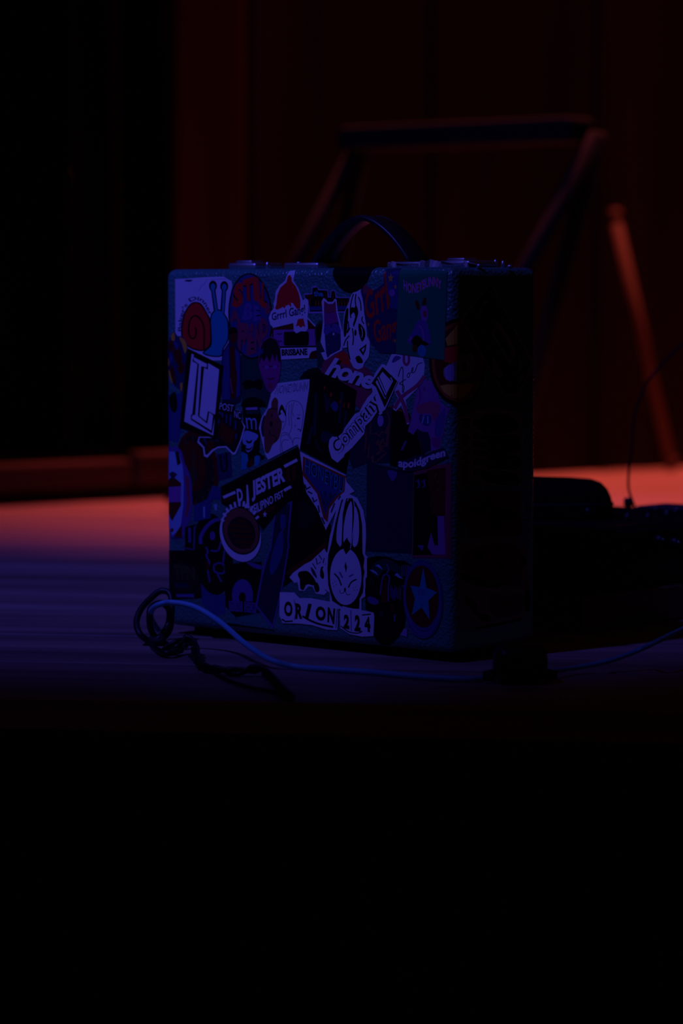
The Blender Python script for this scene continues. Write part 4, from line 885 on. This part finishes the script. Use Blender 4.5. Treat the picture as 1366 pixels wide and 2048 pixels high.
s.poly([(240, 640), (420, 600), (680, 620), (700, 980), (640, 1010), (260, 1010), (180, 800)], 'DRED'); s.poly([(260, 720), (430, 640), (470, 740), (660, 780), (640, 860), (530, 850), (520, 940), (440, 920), (410, 800), (270, 800)], 'K', 2); s.done()
s = Sticker('large red and cream cartoon scene sticker low on the side', S2, True)
s.poly([(170, 1060), (420, 985), (640, 990), (750, 1100), (770, 1440), (760, 1640), (650, 1720), (300, 1800), (180, 1780)], 'CRM')
s.poly([(190, 1140), (420, 1060), (640, 1060), (700, 1200), (690, 1420), (520, 1400), (300, 1340), (200, 1280)], 'DRED', 2); s.poly([(180, 1300), (300, 1340), (560, 1400), (480, 1440), (300, 1420), (180, 1360)], 'K', 1); s.poly([(200, 1490), (310, 1560), (320, 1640), (430, 1670), (430, 1720), (340, 1710), (220, 1560)], 'K', 1); s.ell(340, 1160, 40, 36, 'K'); s.ell(520, 1090, 32, 26, 'K'); s.ell(520, 1240, 26, 30, 'K'); s.ell(715, 1200, 22, 46, 'K'); s.ell(745, 1540, 28, 100, 'K'); s.poly([(430, 1480), (560, 1500), (700, 1480), (690, 1640), (520, 1690), (430, 1640)], 'DRED', 2); s.line([(300, 1780), (520, 1740), (690, 1700)], 26, 'K', 3); s.done()
# scraps of torn paper sticking up on the top
paper = mat('torn_paper', (0.70, 0.62, 0.66), 0.7)
for px, pyb, wpx, hmm, yl in ((786, 528, 20, 0.0048, -0.045), (862, 528, 46, 0.0058, -0.050), (931, 529, 16, 0.0042, -0.030)):
    p = on_plane(px, pyb, centre + e_d*yl, e_d); l = local_of(p); hw_ = wpx*0.5/5770*2.6/0.757
    bm = bmesh.new(); a = []
    n = 7
    for k in range(n):
        t = -1 + 2*k/(n-1); zz = hmm*(1 - 0.35*t*t + 0.22*math.sin(k*2.4))
        a.append((bm.verts.new((l.x+hw_*t, yl + 0.002*math.sin(k), ZT-0.001)), bm.verts.new((l.x+hw_*t, yl - 0.002 + 0.0015*math.cos(k*1.7), ZT+zz)), bm.verts.new((l.x+hw_*t*0.9, yl+0.016, ZT+zz*0.55))))
    for q, r_ in zip(a, a[1:]):
        bm.faces.new((q[0], r_[0], r_[1], q[1])); bm.faces.new((q[1], r_[1], r_[2], q[2]))
    o = from_bm('paper_scrap', bm, case, paper); o['label'] = 'torn scrap of pale paper'
    sm = o.modifiers.new('thickness', 'SOLIDIFY'); sm.thickness = 0.0004

# ------------------------------------------------------------------ cables on the stage
cord_blue = mat('pale_blue_cable_sheath', (0.16, 0.50, 0.70), 0.45)
cord_black = mat('black_cable_sheath', (0.006, 0.006, 0.008), 0.45)
plastic = mat('black_plastic', (0.008, 0.008, 0.009), 0.4)
rc = 0.0026
def zf(px, py, z): return on_z(px, py, z)
# pale cable: loops up by the case's left corner, runs along the front, through a black in-line box, off to the right
cable = tag(empty('audio_cable', on_z(980, 1360)), 'pale blue cable lying in front of the sticker-covered case', 'cable')
o0 = cable.location.copy()
pts = [zf(318, 1262, 0.010), zf(303, 1238, 0.022), zf(304, 1220, 0.034), zf(318, 1209, 0.042), zf(345, 1205, 0.044), zf(390, 1214, 0.041), zf(440, 1244, 0.030), zf(490, 1287, 0.017), zf(540, 1319, 0.008), zf(590, 1333, rc), zf(650, 1338, rc), zf(740, 1344, rc), zf(850, 1354, rc), zf(930, 1358, rc), on_y(970, 1357, 2.405), on_y(996, 1354, 2.405)]
tube('cord', [p - o0 for p in catmull(pts, 8)], rc, cord_blue, cable, 12)
jack = on_z(1163, 1268) + e_d*0.21 + Vector((0, 0, 0.060)) + e_r*0.0
pts = [on_y(1080, 1344, 2.405), on_y(1095, 1342, 2.415), zf(1120, 1340, 0.006), zf(1160, 1334, 0.006), zf(1220, 1321, 0.010), zf(1280, 1299, 0.018), zf(1338, 1271, 0.030), jack + e_r*0.10 + Vector((0, -0.03, -0.008)), jack + e_r*0.03, jack + e_r*0.012]
tube('cord', [p - o0 for p in catmull(pts, 8)], rc*0.85, cord_blue, cable, 12)
tube('jack_plug', [jack + e_r*0.024 - o0, jack + e_r*0.010 - o0, jack - e_r*0.007 - o0], [0.0030, 0.0046, 0.0046], plastic, cable, 12)
c = on_z(1040, 1366, 0.0)
bm = bmesh.new(); add_box(bm, (0, 0, 0.0165), (0.045, 0.034, 0.032), 0.011, 4)
ib = from_bm('inline_box', bm, cable, plastic, True); ib.location = c - o0; ib.rotation_euler = (0, 0, R(3))
for sx in (-1, 1):
    bm = bmesh.new(); add_lathe(bm, [(0.0055, 0.0), (0.0050, 0.004), (0.0036, 0.010)], (0, 0, 0), 12, 'X')
    g_ = from_bm('strain_relief', bm, ib, rubber, True); g_.location = (sx*0.021, 0, 0.0065)
    if sx < 0: g_.rotation_euler = (0, 0, math.pi)

# black coil standing by the left corner of the case
coil = tag(empty('coiled_cable', on_z(310, 1290)), 'black cable coiled in upright loops beside the case corner', 'cable')
o0 = coil.location.copy(); yb = o0.y
def cy(px, py, dy=0.0): return on_y(px, py, yb + dy)
loop = [zf(372, 1290, 0.004), cy(330, 1292), cy(300, 1283), cy(280, 1268), cy(273, 1245, 0.01), cy(281, 1220, 0.02), cy(300, 1198, 0.03), cy(322, 1182, 0.035), cy(341, 1190, 0.03), cy(343, 1230, 0.02), cy(338, 1262, 0.012), cy(318, 1278, 0.006), cy(303, 1262, 0.0), cy(299, 1238, -0.004), cy(302, 1216, 0.0), cy(322, 1206, 0.008), cy(338, 1220, 0.012), cy(336, 1250, 0.012), cy(320, 1274, 0.0), cy(305, 1292, -0.01), zf(330, 1306, 0.004), zf(362, 1300, 0.004)]
tube('cord', [p - o0 for p in catmull(loop, 8)], 0.0030, cord_black, coil, 10)
tube('cable_tie', [p - o0 for p in (cy(298, 1281), cy(318, 1284), cy(330, 1278))], 0.0050, rubber, coil, 10)

# twisted black pair running to the stage edge and over it
tw = tag(empty('twisted_cable', on_z(470, 1345)), 'black twisted cable running over the front edge of the stage', 'cable')
o0 = tw.location.copy()
ctr = [zf(330, 1300, 0.004), zf(352, 1288, 0.010), zf(372, 1277, 0.014), zf(388, 1290, 0.010), zf(393, 1315, 0.006), zf(405, 1333, 0.004), zf(440, 1341, 0.004), zf(475, 1344, 0.004), zf(505, 1338, 0.006), zf(530, 1345, 0.006), zf(552, 1366, 0.005), zf(575, 1391, 0.004), zf(588, 1404, -0.004)]
last = ctr[-1]
ctr += [last + Vector((0.004, -0.012, -0.03)), last + Vector((0.008, -0.010, -0.15)), last + Vector((0.004, -0.008, -0.40)), last + Vector((0.0, -0.01, -0.85)), last + Vector((0.05, -0.08, -1.060))]
cl = catmull(ctr, 14)
acc = 0; A_ = []; B_ = []
for i, p in enumerate(cl):
    if i: acc += (p - cl[i-1]).length
    a = acc*150; t = (cl[min(i+1, len(cl)-1)] - cl[max(i-1, 0)]).normalized(); sd = t.cross(Vector((0.1, 0.2, 1))).normalized(); q = sd.cross(t)
    off = (sd*math.cos(a) + q*math.sin(a))*0.0022
    A_.append(p + off - o0); B_.append(p - off - o0)
tube('strand', A_, 0.0021, cord_black, tw, 8); tube('strand', B_, 0.0021, cord_black, tw, 8)
pts = [zf(380, 1312, 0.002), zf(440, 1352, 0.002), zf(490, 1372, 0.002), zf(540, 1382, 0.002), zf(566, 1388, 0.003)]
tube('strand', [p - o0 for p in catmull(pts, 8)], 0.0016, cord_black, tw, 8)

# coil hanging on the stage front
yh = on_z(880, 1411).y - 0.022
hk = on_y(868, 1640, yh)
hang = tag(empty('hanging_cable', hk), 'black cable coil hung on a hook on the dark stage front', 'cable')
for k in range(3):
    rr = 0.052 + 0.004*k
    lp = [Vector((rr*0.92*math.sin(a*2*math.pi/48), -0.004*k - 0.004 + 0.003*math.sin(a*0.7), rr*1.15*(math.cos(a*2*math.pi/48)-1) + 0.002*k)) for a in range(48)]
    tube('loop', lp, 0.0030, cord_black, hang, 8, True)
tube('hook', [Vector((0, 0.030, 0.004)), Vector((0, -0.018, 0.000)), Vector((0, -0.022, 0.008)), Vector((0, -0.020, 0.016))], 0.0022, metal_black, hang, 8)

# ------------------------------------------------------------------ gear at the right, squared up with the case
b0 = on_z(1163, 1268)
d1 = e_d; d2 = -e_r; gr = math.pi/2 - CA
board_m = mat('brown_board_wood', (0.16, 0.085, 0.040), 0.6, var=(4, 0.4, (1, 8, 8)))
brd = tag(empty('wooden_riser', b0, gr), 'low brown wooden box under the black mixer', 'box')
LB, DB, HB = 0.38, 0.30, 0.035
box('side_board', (LB/2, 0.006, HB/2), (LB, 0.012, HB), board_m, brd, bevel=0.0015)
box('side_board', (LB/2, DB-0.006, HB/2), (LB, 0.012, HB), board_m, brd, bevel=0.0015)
for x in (0.006, LB-0.006): box('end_board', (x, DB/2, HB/2), (0.012, DB-0.024, HB), board_m, brd, bevel=0.0015)
box('top_board', (LB/2, DB/2, HB-0.004), (LB-0.024, DB-0.024, 0.008), board_m, brd, bevel=0.001)
blk = mat('matt_black_case', (0.0030, 0.0030, 0.0035), 0.6, spec=0.2)
ML, MD, HM = 0.355, 0.285, 0.058
mx = tag(empty('audio_mixer', b0 + Vector((0, 0, HB)) + d1*0.008 + d2*0.008, gr), 'flat black audio mixer with small metal knobs, standing on the wooden box', 'mixer')
bm = bmesh.new(); add_box(bm, (ML/2, MD/2, HM/2), (ML, MD, HM), 0.004, 3); from_bm('body', bm, mx, blk, True)
box('top_panel', (ML/2, MD/2, HM+0.0006), (ML-0.03, MD-0.03, 0.0016), blk, mx, bevel=0.0005)
shiny = mat('dark_chrome', (0.5, 0.5, 0.5), 0.22, 1.0)
ztop = HB + HM + 0.0014
def mxy(P): return (P - mx.location).dot(d1), (P - mx.location).dot(d2)
def knob(prof, tip, c, axis):
    bm = bmesh.new(); add_lathe(bm, prof, c, 16, axis); kn = from_bm('knob', bm, mx, plastic, True)
    bm = bmesh.new(); add_lathe(bm, tip, c, 10, axis); from_bm('pointer', bm, kn, shiny, True)
for px, py in ((1334, 1034), (1296, 1040), (1255, 1040), (1312, 1024), (1352, 1028)):
    x, y = mxy(on_z(px, py, ztop))
    if 0.02 < x < ML-0.02 and 0.02 < y < MD-0.02:
        knob([(0.0040, HM+0.001), (0.0040, HM+0.005), (0.0032, HM+0.007), (0.001, HM+0.0072)], [(0.0011, HM+0.0068), (0.0010, HM+0.0078), (0.0003, HM+0.0081)], (x, y, 0), 'Z')
for px, py in ((1311, 1078), (1342, 1083), (1232, 1098)):
    q = on_plane(px, py, mx.location, d2) - mx.location; x, z = q.dot(d1), q.z
    if 0.008 < x < ML-0.008 and 0.008 < z < HM-0.006:
        knob([(0.0045, 0.0005), (0.0045, -0.006), (0.0036, -0.0085), (0.0012, -0.009)], [(0.0014, -0.0086), (0.0012, -0.0100), (0.0004, -0.0104)], (x, 0, z), 'Y')
for k in range(3):
    a = mxy(on_z(1250, 1056 + 4*k, ztop)); x = a[0]; y = max(a[1], 0.022 + 0.012*k)
    box('fader_slot', (x + 0.035, 0.020 + 0.014*k, HM+0.0016), (0.07, 0.0022, 0.0012), shiny if k == 1 else plastic, mx, bevel=0.0003)
# ring tag on the side that glints
q = on_plane(1190, 1096, mx.location, d2) - mx.location
# soft pouch lying on the mixer
pc = on_z(1112, 1036, ztop)
pouch = tag(empty('equipment_pouch', pc), 'rounded black padded pouch lying on the mixer beside the case', 'pouch')
pw, pd_ = 0.116, 0.080
nylon = mat('black_nylon', (0.0025, 0.0025, 0.0025), 0.95, spec=0.05, bump=('noise', 500, 0.2, 0.0005))
bm = bmesh.new(); rings = []
for zz, sc in ((0.0, 0.95), (0.006, 1.0), (0.016, 0.99), (0.026, 0.95), (0.034, 0.89), (0.040, 0.80), (0.0432, 0.66), (0.0445, 0.42)):
    ring = []
    for k in range(40):
        a = 2*math.pi*k/40; ex = 0.42; c_, s_ = math.cos(a), math.sin(a)
        X = pw/2*sc*math.copysign(abs(c_)**ex, c_); Y = pd_/2*sc*math.copysign(abs(s_)**ex, s_)
        ring.append(bm.verts.new((X, Y, zz*0.93*(1.0 - 0.015*c_))))
    rings.append(ring)
for a, b in zip(rings, rings[1:]):
    for k in range(40): bm.faces.new((a[k], a[(k+1) % 40], b[(k+1) % 40], b[k]))
bm.faces.new(rings[0][::-1]); bm.faces.new(rings[-1])
from_bm('shell', bm, pouch, nylon, True)
zp = [(pw/2*0.985*math.copysign(abs(math.cos(2*math.pi*k/48))**0.42, math.cos(2*math.pi*k/48)), pd_/2*0.985*math.copysign(abs(math.sin(2*math.pi*k/48))**0.42, math.sin(2*math.pi*k/48)), 0.016) for k in range(48)]
tube('zip', zp, 0.0014, plastic, pouch, 6, True)
tube('pull_loop', catmull([(pw/2-0.004, 0.02, 0.007), (pw/2+0.003, 0.02, 0.0085), (pw/2+0.009, 0.02, 0.006), (pw/2+0.013, 0.02, 0.0012)], 6), 0.0012, plastic, pouch, 8)
bm = bmesh.new(); add_lathe(bm, [(0.0030, 0.0), (0.0034, -0.0010), (0.0030, -0.0020), (0.0012, -0.0022)], (0.030, -pd_/2*0.985, 0.010), 14, 'Y')
from_bm('snap_button', bm, pouch, plastic, True)
# plug with a rising lead
pp = on_z(1259, 1015, ztop)
plug = tag(empty('plug_lead', pp), 'black plug standing on the mixer with a thin lead curving up', 'cable')
bm = bmesh.new(); add_lathe(bm, [(0.0030, 0.0), (0.0034, 0.001), (0.0052, 0.002), (0.0054, 0.0090), (0.0046, 0.0104), (0.0018, 0.0108)], (-0.0012, 0, 0), 16)
from_bm('plug_body', bm, plug, mat('glossy_black_plastic', (0.010, 0.010, 0.016), 0.15), True)
yp = pp.y
lead = [on_y(1272, 1018, yp-0.010), on_y(1264, 1000, yp-0.010), on_y(1257, 975, yp-0.006), on_y(1258, 940, yp), on_y(1264, 890, yp), on_y(1268, 840, yp), on_y(1280, 795, yp), on_y(1302, 755, yp), on_y(1330, 722, yp), on_y(1366, 688, yp), on_y(1420, 650, yp-0.01), on_y(1480, 650, yp-0.03), on_y(1530, 720, yp-0.05), on_y(1540, 850, yp-0.06)]
endp = mx.location + d1*(ML-0.03) + d2*0.03 + Vector((0, 0, HM+0.003))
lead += [endp + Vector((0.005, 0, 0.05)), endp]
tube('lead', [q - pp for q in catmull(lead, 10)], 0.00135, mat('matt_black_lead', (0.0012, 0.0008, 0.0015), 0.7, spec=0.2), plug, 8)
# flat tablet on the mixer's far right
tab = tag(empty('flat_tablet', on_z(1362, 1021, ztop), gr), 'thin dark tablet lying flat on the mixer', 'tablet')
box('back_shell', (0, 0, 0.0018), (0.060, 0.085, 0.0036), blk, tab, bevel=0.0012)
box('screen', (0, 0, 0.0042), (0.052, 0.076, 0.0014), mat('dark_screen_glass', (0.02, 0.02, 0.06), 0.3), tab, bevel=0.0004)
